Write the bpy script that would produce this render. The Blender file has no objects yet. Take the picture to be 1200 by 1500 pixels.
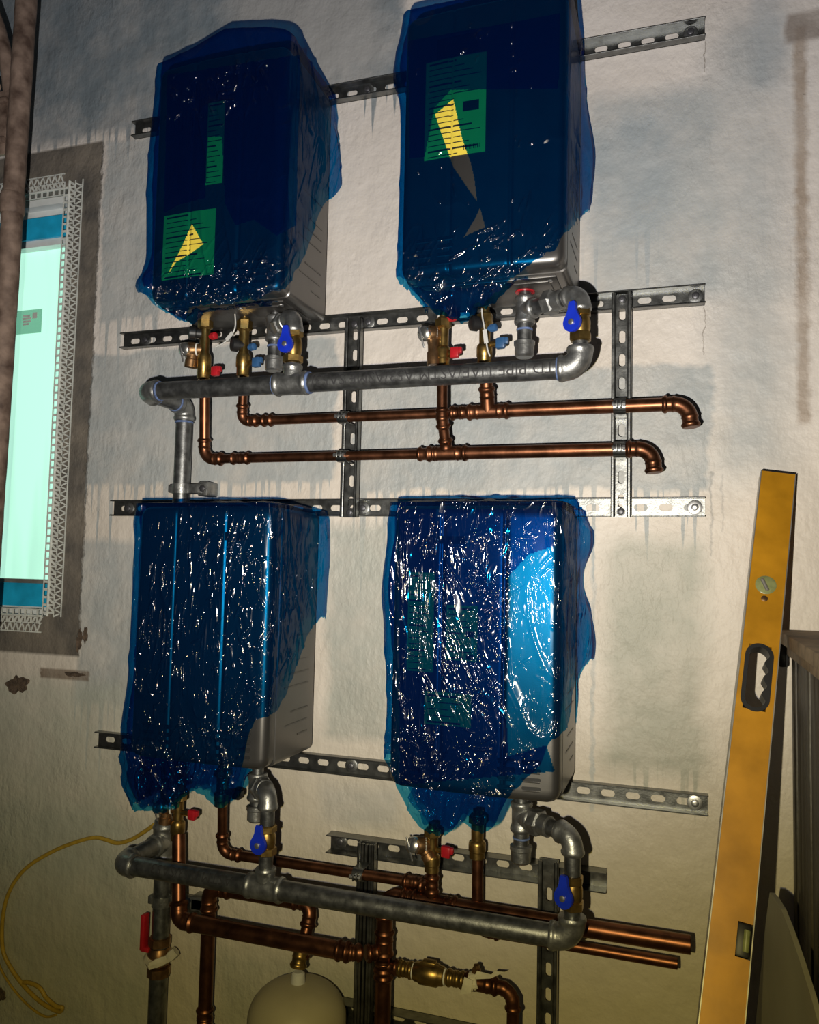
import bpy, bmesh, math, random
import numpy as np
from mathutils import Vector, Matrix
random.seed(7); rng = np.random.default_rng(7)
PI = math.pi
C = bpy.context.scene.collection

# ------------------------------------------------------------------ camera
FPX, YAW, PITCH, ROLL, DIST, ZO = 1183.89, .3241, .0668, .0224, 1.7983, 1.5   # wall plane is Y = 0, eye height ZO
CAM = Vector((0, -DIST, ZO))
def cam_axes():
    fwd = Vector((-math.sin(YAW), math.cos(YAW), 0)); right = Vector((math.cos(YAW), math.sin(YAW), 0)); up = Vector((0, 0, 1))
    f2 = fwd*math.cos(PITCH)+up*math.sin(PITCH); u2 = up*math.cos(PITCH)-fwd*math.sin(PITCH)
    return right*math.cos(ROLL)+u2*math.sin(ROLL), u2*math.cos(ROLL)-right*math.sin(ROLL), f2
AR, AU, AF = cam_axes()
cd = bpy.data.cameras.new('camera'); cam = bpy.data.objects.new('camera', cd); C.objects.link(cam)
M = Matrix.Identity(4)
for i, a in enumerate((AR, AU, -AF)):
    for k in range(3): M[k][i] = a[k]
M.translation = CAM; cam.matrix_world = M
cd.sensor_fit = 'HORIZONTAL'; cd.sensor_width = 36; cd.lens = FPX/1200*36; cd.clip_start = .02
bpy.context.scene.camera = cam
def ray(px, py): return AF+AR*((px-600)/FPX)-AU*((py-750)/FPX)
def P(px, py, Y=0.0):                     # the point of plane Y = const seen at a pixel of the photograph
    d = ray(px, py); return CAM+d*((Y-CAM.y)/d.y)
def PX(px, py, X):                        # the same for a plane X = const
    d = ray(px, py); return CAM+d*((X-CAM.x)/d.x)
def proj_np(V):
    d = V-np.array(CAM); z = d@np.array(AF)
    return 600+FPX*(d@np.array(AR))/z, 750-FPX*(d@np.array(AU))/z

# ------------------------------------------------------------------ world, lamps, exposure
sc = bpy.context.scene
w = bpy.data.worlds.new('world'); sc.world = w; w.use_nodes = True
bg = w.node_tree.nodes['Background']; bg.inputs[0].default_value = (.60, .72, .85, 1); bg.inputs[1].default_value = .018
sc.view_settings.view_transform = 'Standard'; sc.view_settings.look = 'None'
sc.view_settings.exposure = 0; sc.view_settings.gamma = 1; sc.view_settings.use_curve_mapping = False
LPOS = Vector((-.125, -DIST+.02, ZO-.085))       # hand-held torch beside the lens
def led(name, off, energy, col, size, aim):       # the two small emitters of the torch, one neutral, one warm
    ld = bpy.data.lights.new(name, 'SPOT'); lo = bpy.data.objects.new(name, ld); C.objects.link(lo)
    ld.energy = energy; ld.color = col; ld.spot_size = math.radians(size); ld.spot_blend = 1; ld.shadow_soft_size = .007
    lo.location = LPOS+off; lo.rotation_euler = (P(*aim)-LPOS).to_track_quat('-Z', 'Y').to_euler()
led('torch_neutral', Vector((0, 0, .008)), 138, (1, .965, .985), 116, (545, 270))
led('torch_warm', Vector((0, 0, -.008)), 41, (1, .82, .27), 130, (600, 1080))

# ------------------------------------------------------------------ mesh helpers
def perp(d):
    a = Vector((0, 0, 1)) if abs(d.z) < .9 else Vector((1, 0, 0))
    u = d.cross(a).normalized(); return u, d.cross(u).normalized()
class MB:
    def __init__(s): s.v = []; s.f = []
    def add(s, vs, fs):
        n = len(s.v); s.v += [Vector(q) for q in vs]; s.f += [tuple(i+n for i in f) for f in fs]; return s
    def rings(s, rings, closed_ends=True, loop=False):
        n = len(rings[0]); vs = [q for r in rings for q in r]; fs = []
        m = len(rings)
        for i in range(m if loop else m-1):
            a, b = i*n, ((i+1) % m)*n
            for k in range(n): fs.append((a+k, a+(k+1) % n, b+(k+1) % n, b+k))
        if closed_ends and not loop:
            fs.append(tuple(reversed(range(n)))); fs.append(tuple(range((m-1)*n, m*n)))
        return s.add(vs, fs)
    def lathe(s, A, d, prof, seg=20, rot=0.0):
        d = d.normalized(); u, v = perp(d)
        return s.rings([[A+d*t+(u*math.cos(2*PI*k/seg+rot)+v*math.sin(2*PI*k/seg+rot))*max(r, 1e-5) for k in range(seg)] for t, r in prof])
    def cyl(s, A, B, r, seg=20, ch=.001):
        L = (B-A).length; c = min(ch, L/3, r/3); return s.lathe(A, B-A, [(0, r-c), (c, r), (L-c, r), (L, r-c)], seg)
    def sweep(s, pts, rad, seg=16, caps=True):
        n = len(pts); rads = rad if isinstance(rad, (list, tuple)) else [rad]*n
        ts = [((pts[min(i+1, n-1)]-pts[max(i-1, 0)]).normalized()) for i in range(n)]
        u, v = perp(ts[0]); rings = []
        for i in range(n):
            u = (u-ts[i]*u.dot(ts[i])).normalized(); v = ts[i].cross(u)
            rings.append([pts[i]+(u*math.cos(2*PI*k/seg)+v*math.sin(2*PI*k/seg))*rads[i] for k in range(seg)])
        return s.rings(rings, caps)
    def box(s, c, size, ax=None, bev=0.0, seg=2):
        bm = bmesh.new(); bmesh.ops.create_cube(bm, size=1)
        for q in bm.verts: q.co = Vector((q.co.x*size[0], q.co.y*size[1], q.co.z*size[2]))
        if bev > 0: bmesh.ops.bevel(bm, geom=bm.edges[:], offset=bev, segments=seg, profile=.5, affect='EDGES')
        bm.verts.index_update()
        X, Y, Z = ax or (Vector((1, 0, 0)), Vector((0, 1, 0)), Vector((0, 0, 1)))
        s.add([c+X*q.co.x+Y*q.co.y+Z*q.co.z for q in bm.verts], [[q.index for q in f.verts] for f in bm.faces]); bm.free(); return s
    def prism(s, poly, o, ux, uy, depth):       # extruded outline; depth along ux x uy
        n = ux.cross(uy).normalized()*depth; k = len(poly)
        a = [o+ux*p[0]+uy*p[1] for p in poly]; b = [q+n for q in a]
        s.add(a+b, [tuple(reversed(range(k))), tuple(range(k, 2*k))]+[(i, (i+1) % k, k+(i+1) % k, k+i) for i in range(k)]); return s
    def frame(s, outer, inner, o, ux, uy, depth):   # plate with one hole; outlines with equal point counts
        n = ux.cross(uy).normalized()*depth; k = len(outer)
        L = lambda ps, off: [o+ux*p[0]+uy*p[1]+off for p in ps]
        z = Vector((0, 0, 0)); vs = L(outer, z)+L(inner, z)+L(outer, n)+L(inner, n); fs = []
        for i in range(k):
            j = (i+1) % k
            fs += [(i, k+i, k+j, j), (2*k+i, 2*k+j, 3*k+j, 3*k+i), (i, j, 2*k+j, 2*k+i), (k+i, 3*k+i, 3*k+j, k+j)]
        return s.add(vs, fs)
    def ball(s, c, r, seg=14, rows=8, sc=(1, 1, 1)):
        rg = []
        for i in range(rows+1):
            a = PI*i/rows; rr = max(math.sin(a), .002)*r
            rg.append([c+Vector((math.cos(2*PI*k/seg)*rr*sc[0], math.sin(2*PI*k/seg)*rr*sc[1], math.cos(a)*r*sc[2])) for k in range(seg)])
        return s.rings(rg)
def stadium(w, h, n=16, cx=0, cy=0):            # rounded slot outline, 2n points
    pts = []; r = min(w, h)/2
    for k in range(2*n):
        a = 2*PI*(k+.5)/(2*n); c, q = math.cos(a), math.sin(a)
        pts.append((cx+c*r+(math.copysign(w/2-r, c) if w > h else 0), cy+q*r+(math.copysign(h/2-r, q) if h > w else 0)))
    return pts
def rrect(w, h, r, n=5, cx=0, cy=0):
    pts = []
    for (sx, sy, a0) in ((1, 1, 0), (-1, 1, 90), (-1, -1, 180), (1, -1, 270)):
        for k in range(n+1):
            a = math.radians(a0+90*k/n); pts.append((cx+sx*(w/2-r)+math.cos(a)*r, cy+sy*(h/2-r)+math.sin(a)*r))
    return pts
def fillet(pts, R, n=8):
    out = [pts[0]]
    for i in range(1, len(pts)-1):
        p, a, b = pts[i], (pts[i-1]-pts[i]), (pts[i+1]-pts[i]); r = R[i-1] if isinstance(R, (list, tuple)) else R
        a.normalize(); b.normalize(); ang = a.angle(b)
        t = r/math.tan(ang/2); cdir = (a+b).normalized(); cen = p+cdir*(r/math.sin(ang/2))
        s0, s1 = p+a*t-cen, p+b*t-cen; tot = s0.angle(s1)
        for k in range(n+1):
            q = k/n; out.append(cen+(s0*math.sin((1-q)*tot)+s1*math.sin(q*tot))/math.sin(tot))
    out.append(pts[-1]); return out
def dense(pts, step):
    out = [pts[0]]
    for a, b in zip(pts, pts[1:]):
        k = max(1, int((b-a).length/step))
        out += [a.lerp(b, (i+1)/k) for i in range(k)]
    return out
def smooth_path(pts, n=10):
    out = []; m = len(pts)
    for i in range(m-1):
        p0, p1, p2, p3 = pts[max(i-1, 0)], pts[i], pts[i+1], pts[min(i+2, m-1)]
        for k in range(n):
            t = k/n; out.append(.5*((2*p1)+(p2-p0)*t+(2*p0-5*p1+4*p2-p3)*t*t+(3*p1-p0-3*p2+p3)*t**3))
    return out+[pts[-1]]

def setp(o, label=None, cat=None, group=None, kind=None):
    for k, v in (('label', label), ('category', cat), ('group', group), ('kind', kind)):
        if v: o[k] = v
    return o
def thing(name, loc, label, cat, group=None):
    o = bpy.data.objects.new(name, None); C.objects.link(o); o.location = loc; o.empty_display_size = .05
    return setp(o, label, cat, group)
def root_loc(o):
    q = Vector((0, 0, 0))
    while o: q += o.location; o = o.parent
    return q
def part(name, mb, mat, parent=None, sharp=38, loc=None, smooth=True):
    base = root_loc(parent) if parent else (loc or Vector((0, 0, 0)))
    me = bpy.data.meshes.new(name); me.from_pydata([q-base for q in mb.v], [], mb.f)
    bm = bmesh.new(); bm.from_mesh(me); bmesh.ops.recalc_face_normals(bm, faces=bm.faces); bm.to_mesh(me); bm.free()
    if smooth:
        me.polygons.foreach_set('use_smooth', [True]*len(me.polygons)); me.set_sharp_from_angle(angle=math.radians(sharp))
    me.materials.append(mat); me.update()
    o = bpy.data.objects.new(name, me); C.objects.link(o)
    if parent: o.parent = parent
    else: o.location = base
    return o
def solo(name, mb, mat, label, cat, loc, group=None, **k):
    return setp(part(name, mb, mat, loc=loc, **k), label, cat, group)

# ------------------------------------------------------------------ materials
def newmat(name):
    m = bpy.data.materials.new(name); m.use_nodes = True; nt = m.node_tree
    return m, nt, nt.nodes['Principled BSDF']
def nd(nt, t, **kw):
    n = nt.nodes.new('ShaderNode'+t)
    for k, v in kw.items(): setattr(n, k, v)
    return n
def mat(name, col, rough=.5, metal=0.0, var=.25, vscale=30, bump=0.0, bscale=200, spec=.5, col2=None, coat=0.0):
    m, nt, b = newmat(name)
    tc = nd(nt, 'TexCoord'); nz = nd(nt, 'TexNoise'); nz.inputs['Scale'].default_value = vscale; nz.inputs['Detail'].default_value = 5
    nt.links.new(tc.outputs['Object'], nz.inputs['Vector'])
    rp = nd(nt, 'ValToRGB'); c2 = col2 or tuple(max(c*(1-var), 0) for c in col); c1 = tuple(min(c*(1+var*.5), 1) for c in col)
    rp.color_ramp.elements[0].position = .32; rp.color_ramp.elements[1].position = .68
    rp.color_ramp.elements[0].color = (*c2, 1); rp.color_ramp.elements[1].color = (*c1, 1)
    nt.links.new(nz.outputs['Fac'], rp.inputs[0]); nt.links.new(rp.outputs[0], b.inputs['Base Color'])
    mr = nd(nt, 'MapRange'); mr.inputs[3].default_value = max(rough-.1*var*2, .03); mr.inputs[4].default_value = min(rough+.2*var*2, 1)
    nt.links.new(nz.outputs['Fac'], mr.inputs[0]); nt.links.new(mr.outputs[0], b.inputs['Roughness'])
    b.inputs['Metallic'].default_value = metal; b.inputs['Specular IOR Level'].default_value = spec; b.inputs['Coat Weight'].default_value = coat
    if bump:
        n2 = nd(nt, 'TexNoise'); n2.inputs['Scale'].default_value = bscale; n2.inputs['Detail'].default_value = 4
        bp = nd(nt, 'Bump'); bp.inputs['Strength'].default_value = bump; bp.inputs['Distance'].default_value = .002
        nt.links.new(tc.outputs['Object'], n2.inputs['Vector']); nt.links.new(n2.outputs['Fac'], bp.inputs['Height']); nt.links.new(bp.outputs[0], b.inputs['Normal'])
    return m
MT = {
 'galv': mat('galvanised_rail', (.20, .205, .20), .32, .95, .35, 45, .12, 260),
 'galvpipe': mat('galvanised_pipe', (.21, .215, .215), .36, .9, .4, 60, .12, 300),
 'galvfit': mat('galvanised_fitting', (.31, .315, .31), .36, .85, .35, 50, .3, 160),
 'copper': mat('copper', (.19, .078, .040), .33, .95, .4, 35, .03, 200),
 'brass': mat('brass', (.36, .235, .075), .32, .95, .3, 60, .05, 200),
 'bronze': mat('bronze', (.30, .17, .08), .38, .9, .3, 60, .1, 200),
 'steel': mat('zinc_screw', (.5, .5, .5), .35, .9),
 'darksteel': mat('dark_bolt', (.10, .10, .11), .4, .7),
 'chrome': mat('polished_cap', (.75, .74, .70), .25, .95, .15),
 'casing': mat('heater_casing', (.15, .145, .14), .35, .84, .12, 12, .02, 500),
 'plate': mat('bottom_plate', (.15, .145, .14), .40, .85, .4, 25, .15, 120),
 'black': mat('black_plastic', (.012, .012, .013), .45, 0, .2),
 'slotblack': mat('dark_opening', (.01, .01, .011), .6),
 'red': mat('red_plastic', (.42, .012, .02), .35, 0, .2),
 'blue': mat('blue_handle', (.008, .03, .48), .33, 0, .2),
 'steelblue': mat('dull_blue_plastic', (.03, .10, .24), .4, 0, .2),
 'white': mat('white_plastic', (.55, .55, .53), .45, 0, .1),
 'tape': mat('masking_tape', (.62, .58, .46), .7, 0, .2, 40, .2),
 'sealant': mat('blue_thread_sealant', (.11, .165, .33), .6, 0, .4, 90),
 'ptfe': mat('white_thread_tape', (.78, .76, .70), .6, 0, .15),
 'yellow': mat('yellow_paint', (.46, .215, .008), .38, .1, .22, 18, .05, 60),
 'alu': mat('level_edge', (.42, .40, .36), .4, .7),
 'vial': mat('green_vial', (.22, .24, .10), .25, 0, .3, 60),
 'labely': mat('yellow_label', (.80, .62, .07), .55, 0, .05),
 'labelw': mat('white_label', (.75, .74, .70), .55, 0, .05),
 'ink': mat('black_ink', (.012, .012, .012), .6, 0, .1),
 'inkgrey': mat('stencil_ink', (.02, .02, .022), .6, 0, .2),
 'tank': mat('cream_enamel', (.40, .36, .25), .45, 0, .12, 10),
 'cable': mat('yellow_cable', (.46, .30, .035), .45, 0, .2, 60),
 'slat': mat('black_stained_wood', (.036, .030, .021), .42, 0, .5, 25, .3, 80),
 'lid': mat('dusty_wood', (.26, .19, .12), .7, 0, .4, 40, .3, 120),
 'sheet': mat('grey_board', (.25, .235, .18), .6, .1, .2, 6, .1, 60),
 'rust': mat('rusty_scaffold', (.21, .15, .115), .65, .1, .55, 26, .5, 90, col2=(.07, .042, .03)),
 'bead': mat('white_bead', (.62, .64, .60), .45, 0, .2, 60),
 'pvc': mat('white_frame', (.72, .75, .74), .4, 0, .06),
 'bluefilm': mat('blue_film_tape', (.015, .42, .72), .32, 0, .35, 14, .4, 26),
 'concrete': mat('concrete', (.22, .21, .20), .8, 0, .3, 6, .4, 50),
 'gouge': mat('crumbled_plaster', (.10, .07, .05), .95, 0, .6, 60, .8, 90),
}
def emis(name, col, st):
    m, nt, b = newmat(name); b.inputs['Base Color'].default_value = (*[c*.6 for c in col], 1); b.inputs['Roughness'].default_value = .3
    tc = nd(nt, 'TexCoord'); mp = nd(nt, 'Mapping'); mp.inputs['Scale'].default_value = (9, 9, .8); mp.inputs['Rotation'].default_value = (0, .25, 0)
    nz = nd(nt, 'TexNoise'); nz.inputs['Scale'].default_value = 1.6; nz.inputs['Detail'].default_value = 2
    rp = nd(nt, 'ValToRGB'); rp.color_ramp.elements[0].position = .30; rp.color_ramp.elements[1].position = .52
    rp.color_ramp.elements[0].color = (*[c*.80 for c in col], 1); rp.color_ramp.elements[1].color = (*col, 1)
    nt.links.new(tc.outputs['Object'], mp.inputs[0]); nt.links.new(mp.outputs[0], nz.inputs['Vector']); nt.links.new(nz.outputs['Fac'], rp.inputs[0])
    nt.links.new(rp.outputs[0], b.inputs['Emission Color']); b.inputs['Emission Strength'].default_value = st
    return m
MT['glow'] = emis('backlit_pane', (.58, 1.0, .82), .95)
def sheen(nt, f0=.04, f1=.16):                    # surface reflection of a thin sheet, the same from both sides
    lw = nd(nt, 'LayerWeight'); lw.inputs['Blend'].default_value = .5
    pw = nd(nt, 'Math', operation='POWER'); pw.inputs[1].default_value = 5; nt.links.new(lw.outputs['Facing'], pw.inputs[0])
    mr = nd(nt, 'MapRange'); mr.inputs[3].default_value = f0; mr.inputs[4].default_value = f1; nt.links.new(pw.outputs[0], mr.inputs[0]); return mr.outputs[0]
def film_mat():
    m = bpy.data.materials.new('blue_wrap_film'); m.use_nodes = True; nt = m.node_tree; nt.nodes.clear()
    out = nd(nt, 'OutputMaterial'); tr = nd(nt, 'BsdfTransparent'); gl = nd(nt, 'BsdfGlossy'); df = nd(nt, 'BsdfDiffuse'); tl = nd(nt, 'BsdfTranslucent')
    tr.inputs[0].default_value = (.055, .40, .74, 1); gl.inputs[0].default_value = (1, 1, 1, 1); gl.inputs['Roughness'].default_value = .11
    df.inputs[0].default_value = (.0, .07, .42, 1); tl.inputs[0].default_value = (.0, .12, .5, 1)
    lw = nd(nt, 'LayerWeight'); lw.inputs['Blend'].default_value = .5; tm = nd(nt, 'Mix', data_type='RGBA')
    tm.inputs[6].default_value = (.065, .48, .74, 1); tm.inputs[7].default_value = (.005, .22, .50, 1)      # longer way through the sheet at a slant
    nt.links.new(lw.outputs['Facing'], tm.inputs[0]); nt.links.new(tm.outputs[2], tr.inputs[0])
    tc = nd(nt, 'TexCoord')
    def crease(rot, scl, scale, lo, hi):
        mp = nd(nt, 'Mapping'); mp.inputs['Rotation'].default_value = (0, rot, 0); mp.inputs['Scale'].default_value = scl
        nz = nd(nt, 'TexNoise'); nz.inputs['Scale'].default_value = scale; nz.inputs['Detail'].default_value = 2.5; nz.inputs['Distortion'].default_value = .9
        nt.links.new(tc.outputs['Object'], mp.inputs[0]); nt.links.new(mp.outputs[0], nz.inputs['Vector'])
        sb = nd(nt, 'Math', operation='SUBTRACT'); sb.inputs[1].default_value = .5; nt.links.new(nz.outputs['Fac'], sb.inputs[0])
        ab = nd(nt, 'Math', operation='ABSOLUTE'); nt.links.new(sb.outputs[0], ab.inputs[0])
        mr = nd(nt, 'MapRange'); mr.interpolation_type = 'SMOOTHSTEP'; mr.inputs[1].default_value = lo; mr.inputs[2].default_value = hi; mr.inputs[3].default_value = 1; mr.inputs[4].default_value = 0
        nt.links.new(ab.outputs[0], mr.inputs[0]); return mr.outputs[0]
    def addn(p, q):
        n = nd(nt, 'Math', operation='ADD'); nt.links.new(p, n.inputs[0]); nt.links.new(q, n.inputs[1]); return n.outputs[0]
    def clumps(scale, lo, hi, off):
        mp = nd(nt, 'Mapping'); mp.inputs['Location'].default_value = (off, off, off); n3 = nd(nt, 'TexNoise'); n3.inputs['Scale'].default_value = scale; n3.inputs['Detail'].default_value = 1.5
        nt.links.new(tc.outputs['Object'], mp.inputs[0]); nt.links.new(mp.outputs[0], n3.inputs['Vector'])
        m3 = nd(nt, 'MapRange'); m3.interpolation_type = 'SMOOTHSTEP'; m3.inputs[1].default_value = lo; m3.inputs[2].default_value = hi; nt.links.new(n3.outputs['Fac'], m3.inputs[0]); return m3.outputs[0]
    def mul(p, q):
        n = nd(nt, 'Math', operation='MULTIPLY')
        for i, z in enumerate((p, q)):
            if isinstance(z, float): n.inputs[i].default_value = z
            else: nt.links.new(z, n.inputs[i])
        return n.outputs[0]
    a = mul(crease(.16, (1, 1, .11), 34, 0, .040), clumps(13, .46, .56, 1))                # long upright folds
    b = mul(mul(crease(-.75, (1, 1, .25), 62, 0, .055), clumps(24, .48, .56, 5)), .8)      # short slanting strokes
    c = mul(mul(crease(.7, (1, 1, .3), 70, 0, .055), clumps(22, .50, .58, 9)), .8)
    wr = addn(addn(a, b), c)
    at = nd(nt, 'Attribute'); at.attribute_name = 'crinkle'
    mu = nd(nt, 'Math', operation='MULTIPLY'); nt.links.new(wr, mu.inputs[0]); nt.links.new(at.outputs['Fac'], mu.inputs[1])
    bp = nd(nt, 'Bump'); bp.inputs['Strength'].default_value = 1.0; bp.inputs['Distance'].default_value = .0010
    nt.links.new(mu.outputs[0], bp.inputs['Height']); nt.links.new(bp.outputs[0], gl.inputs['Normal']); nt.links.new(bp.outputs[0], df.inputs['Normal'])
    m1 = nd(nt, 'MixShader'); m1.inputs[0].default_value = .5; nt.links.new(df.outputs[0], m1.inputs[1]); nt.links.new(tl.outputs[0], m1.inputs[2])
    m2 = nd(nt, 'MixShader'); m2.inputs[0].default_value = .07; nt.links.new(tr.outputs[0], m2.inputs[1]); nt.links.new(m1.outputs[0], m2.inputs[2])
    fac = sheen(nt)
    m4 = nd(nt, 'MixShader'); nt.links.new(fac, m4.inputs[0]); nt.links.new(m2.outputs[0], m4.inputs[1]); nt.links.new(gl.outputs[0], m4.inputs[2])
    nt.links.new(m4.outputs[0], out.inputs[0]); return m
MT['film'] = film_mat()
def glass_mat():
    m = bpy.data.materials.new('window_glass'); m.use_nodes = True; nt = m.node_tree; nt.nodes.clear()
    out = nd(nt, 'OutputMaterial'); tr = nd(nt, 'BsdfTransparent'); gl = nd(nt, 'BsdfGlossy'); mx = nd(nt, 'MixShader')
    tr.inputs[0].default_value = (.9, .97, .94, 1); gl.inputs['Roughness'].default_value = .03
    nt.links.new(sheen(nt), mx.inputs[0]); nt.links.new(tr.outputs[0], mx.inputs[1]); nt.links.new(gl.outputs[0], mx.inputs[2]); nt.links.new(mx.outputs[0], out.inputs[0]); return m
MT['glass'] = glass_mat()
def clear_mat(name, col):
    m = bpy.data.materials.new(name); m.use_nodes = True; nt = m.node_tree; nt.nodes.clear(); out = nd(nt, 'OutputMaterial'); tr = nd(nt, 'BsdfTransparent'); df = nd(nt, 'BsdfDiffuse'); mx = nd(nt, 'MixShader')
    tr.inputs[0].default_value = (*col, 1); df.inputs[0].default_value = (*col, 1); mx.inputs[0].default_value = .15; nt.links.new(tr.outputs[0], mx.inputs[1]); nt.links.new(df.outputs[0], mx.inputs[2]); nt.links.new(mx.outputs[0], out.inputs[0]); return m

# ------------------------------------------------------------------ wall paint: coats, sloppy patches, runs
def wall_mat():
    m, nt, b = newmat('painted_plaster_wall'); L = nt.links.new
    tc = nd(nt, 'TexCoord'); sp = nd(nt, 'SeparateXYZ'); L(tc.outputs['Object'], sp.inputs[0])
    def val(x): n = nd(nt, 'Value'); n.outputs[0].default_value = x; return n.outputs[0]
    def ma(op, a, c=None, clamp=False):
        n = nd(nt, 'Math', operation=op); n.use_clamp = clamp
        for i, q in enumerate((a, c)):
            if q is None: continue
            if isinstance(q, (int, float)): n.inputs[i].default_value = q
            else: L(q, n.inputs[i])
        return n.outputs[0]
    def noise(scale, detail=4, off=0, stretch=(1, 1, 1), rough=.55):
        mp = nd(nt, 'Mapping'); mp.inputs['Location'].default_value = (off, off*.7, off*1.3); mp.inputs['Scale'].default_value = stretch
        n = nd(nt, 'TexNoise'); n.inputs['Scale'].default_value = scale; n.inputs['Detail'].default_value = detail; n.inputs['Roughness'].default_value = rough
        L(tc.outputs['Object'], mp.inputs[0]); L(mp.outputs[0], n.inputs['Vector']); return n.outputs['Fac']
    X, Z = sp.outputs[0], sp.outputs[2]
    n1 = ma('SUBTRACT', noise(7, 5), .5); n2 = ma('SUBTRACT', noise(7, 5, 9), .5); nf = ma('SUBTRACT', noise(42, 4, 4), .5)
    wx = ma('ADD', X, ma('MULTIPLY', nf, .02)); wx2 = ma('ADD', wx, ma('MULTIPLY', n1, .07)); wz2 = ma('ADD', ma('ADD', Z, ma('MULTIPLY', n2, .05)), ma('MULTIPLY', nf, .012))
    dn = nd(nt, 'TexNoise'); dn.noise_dimensions = '1D'; dn.inputs['Scale'].default_value = 52; dn.inputs['Detail'].default_value = 1.5; L(ma('ADD', X, ma('MULTIPLY', nf, .004)), dn.inputs['W'])
    dr = ma('MULTIPLY', ma('MAXIMUM', ma('SUBTRACT', dn.outputs['Fac'], .53), 0), 1.0)      # paint runs
    def sm(d, e): return ma('ADD', ma('DIVIDE', d, e), .5, True)
    def rect(x0, x1, z0, z1, e=.012, drip=0, fine=False):
        xx, zz = (wx, Z) if fine else (wx2, wz2)
        lo = ma('SUBTRACT', zz, z0) if not drip else ma('ADD', ma('SUBTRACT', zz, z0), ma('MULTIPLY', dr, drip))
        a = ma('MULTIPLY', sm(ma('SUBTRACT', xx, x0), e), sm(ma('SUBTRACT', x1, xx), e))
        return ma('MULTIPLY', a, ma('MULTIPLY', sm(lo, e), sm(ma('SUBTRACT', z1, zz), e)))
    def pr(x0, y0, x1, y1, **k):              # patch from its top-left and bottom-right corner in the photograph
        a, c = P(x0, y0), P(x1, y1); return rect(a.x, c.x, c.z, a.z, **k)
    def mixc(fac, a, bcol):
        n = nd(nt, 'Mix', data_type='RGBA'); L(fac, n.inputs[0])
        for i, q in ((6, a), (7, bcol)):
            if isinstance(q, tuple): n.inputs[i].default_value = (*q, 1)
            else: L(q, n.inputs[i])
        return n.outputs[2]
    big = nd(nt, 'ValToRGB'); big.color_ramp.elements[0].position = .35; big.color_ramp.elements[1].position = .65
    big.color_ramp.elements[0].color = (.58, .525, .46, 1); big.color_ramp.elements[1].color = (.69, .635, .575, 1); L(noise(3, 6, 2), big.inputs[0])
    col = big.outputs[0]
    mott = noise(13, 6, 5)
    mm = nd(nt, 'MapRange'); mm.inputs[1].default_value = .3; mm.inputs[2].default_value = .62; mm.inputs[3].default_value = .6; mm.inputs[4].default_value = 1; L(mott, mm.inputs[0]); mott = mm.outputs[0]
    def coat(mask, c, s=1.0, flat=False):
        nonlocal col
        f = ma('MULTIPLY', mask, s) if flat else ma('MULTIPLY', ma('MULTIPLY', mask, s), mott)
        col = mixc(f, col, c)
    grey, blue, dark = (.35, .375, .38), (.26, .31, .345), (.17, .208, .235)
    coat(rect(-3, 1.6, -1.6, P(400, 1120).z, e=.25), (.56, .51, .40), .7)                    # warm cast of the light on the lower part, painted into the colour
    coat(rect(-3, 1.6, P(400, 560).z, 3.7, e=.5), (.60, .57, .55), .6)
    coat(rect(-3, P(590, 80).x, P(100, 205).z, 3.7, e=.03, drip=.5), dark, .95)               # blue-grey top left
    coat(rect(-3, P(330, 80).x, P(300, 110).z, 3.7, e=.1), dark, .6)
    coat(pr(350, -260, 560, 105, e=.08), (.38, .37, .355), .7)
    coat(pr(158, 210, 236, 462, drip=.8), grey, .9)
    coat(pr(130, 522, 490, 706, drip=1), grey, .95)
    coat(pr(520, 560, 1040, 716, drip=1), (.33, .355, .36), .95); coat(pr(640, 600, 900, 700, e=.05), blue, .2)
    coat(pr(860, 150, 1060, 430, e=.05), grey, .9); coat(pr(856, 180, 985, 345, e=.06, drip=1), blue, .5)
    coat(pr(1040, 30, 1160, 700, e=.1), grey, .75); coat(pr(1100, -40, 1150, 120, e=.03), blue, .4)
    coat(pr(888, 790, 1035, 1142, e=.05, drip=.5), (.37, .37, .315), .95)
    coat(pr(484, 770, 566, 1085, e=.03), (.38, .395, .36), .9); coat(pr(470, 1145, 580, 1215, e=.04), grey, .5)
    coat(pr(120, 790, 205, 1036, e=.02, drip=1), grey, .9)
    coat(pr(-60, 985, 176, 1300, e=.05), (.42, .44, .38), .7); coat(pr(-60, 1160, 216, 1560, e=.06, drip=1), (.42, .44, .38), .7)
    coat(pr(320, 1385, 560, 1560, e=.05), (.36, .38, .33), .6)
    # bare render round the window
    wr = P(150, 206); wb = P(118, 962)
    rend = rect(-3, -1.535, wb.z, wr.z, e=.008, fine=True)
    rc = nd(nt, 'ValToRGB'); rc.color_ramp.elements[0].position = .3; rc.color_ramp.elements[1].position = .7
    rc.color_ramp.elements[0].color = (.085, .08, .075, 1); rc.color_ramp.elements[1].color = (.22, .19, .155, 1); L(noise(9, 6, 3), rc.inputs[0])
    col = mixc(rend, col, rc.outputs[0])
    # filled chase on the right, patches of bare filler, a chipped strip under the window
    coat(pr(1163, 40, 1187, 620, fine=True, e=.012), (.30, .235, .18), .85); coat(pr(1150, 22, 1260, 46, e=.012, fine=True), (.22, .185, .16), .85)
    coat(pr(60, 978, 130, 998, e=.006, fine=True), (.17, .12, .085), .95)
    spk = nd(nt, 'MapRange'); spk.inputs[1].default_value = .70; spk.inputs[2].default_value = .76; L(noise(55, 3, 8, rough=.4), spk.inputs[0])
    coat(ma('MULTIPLY', pr(1165, 60, 1185, 620, fine=True, e=.01), spk.outputs[0]), (.06, .04, .03), 1, True)
    coat(spk.outputs[0], (.30, .26, .20), .18, True)
    coat(pr(867, 770, 870, 1190, fine=True, e=.004), (.33, .38, .40), .55)
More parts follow.
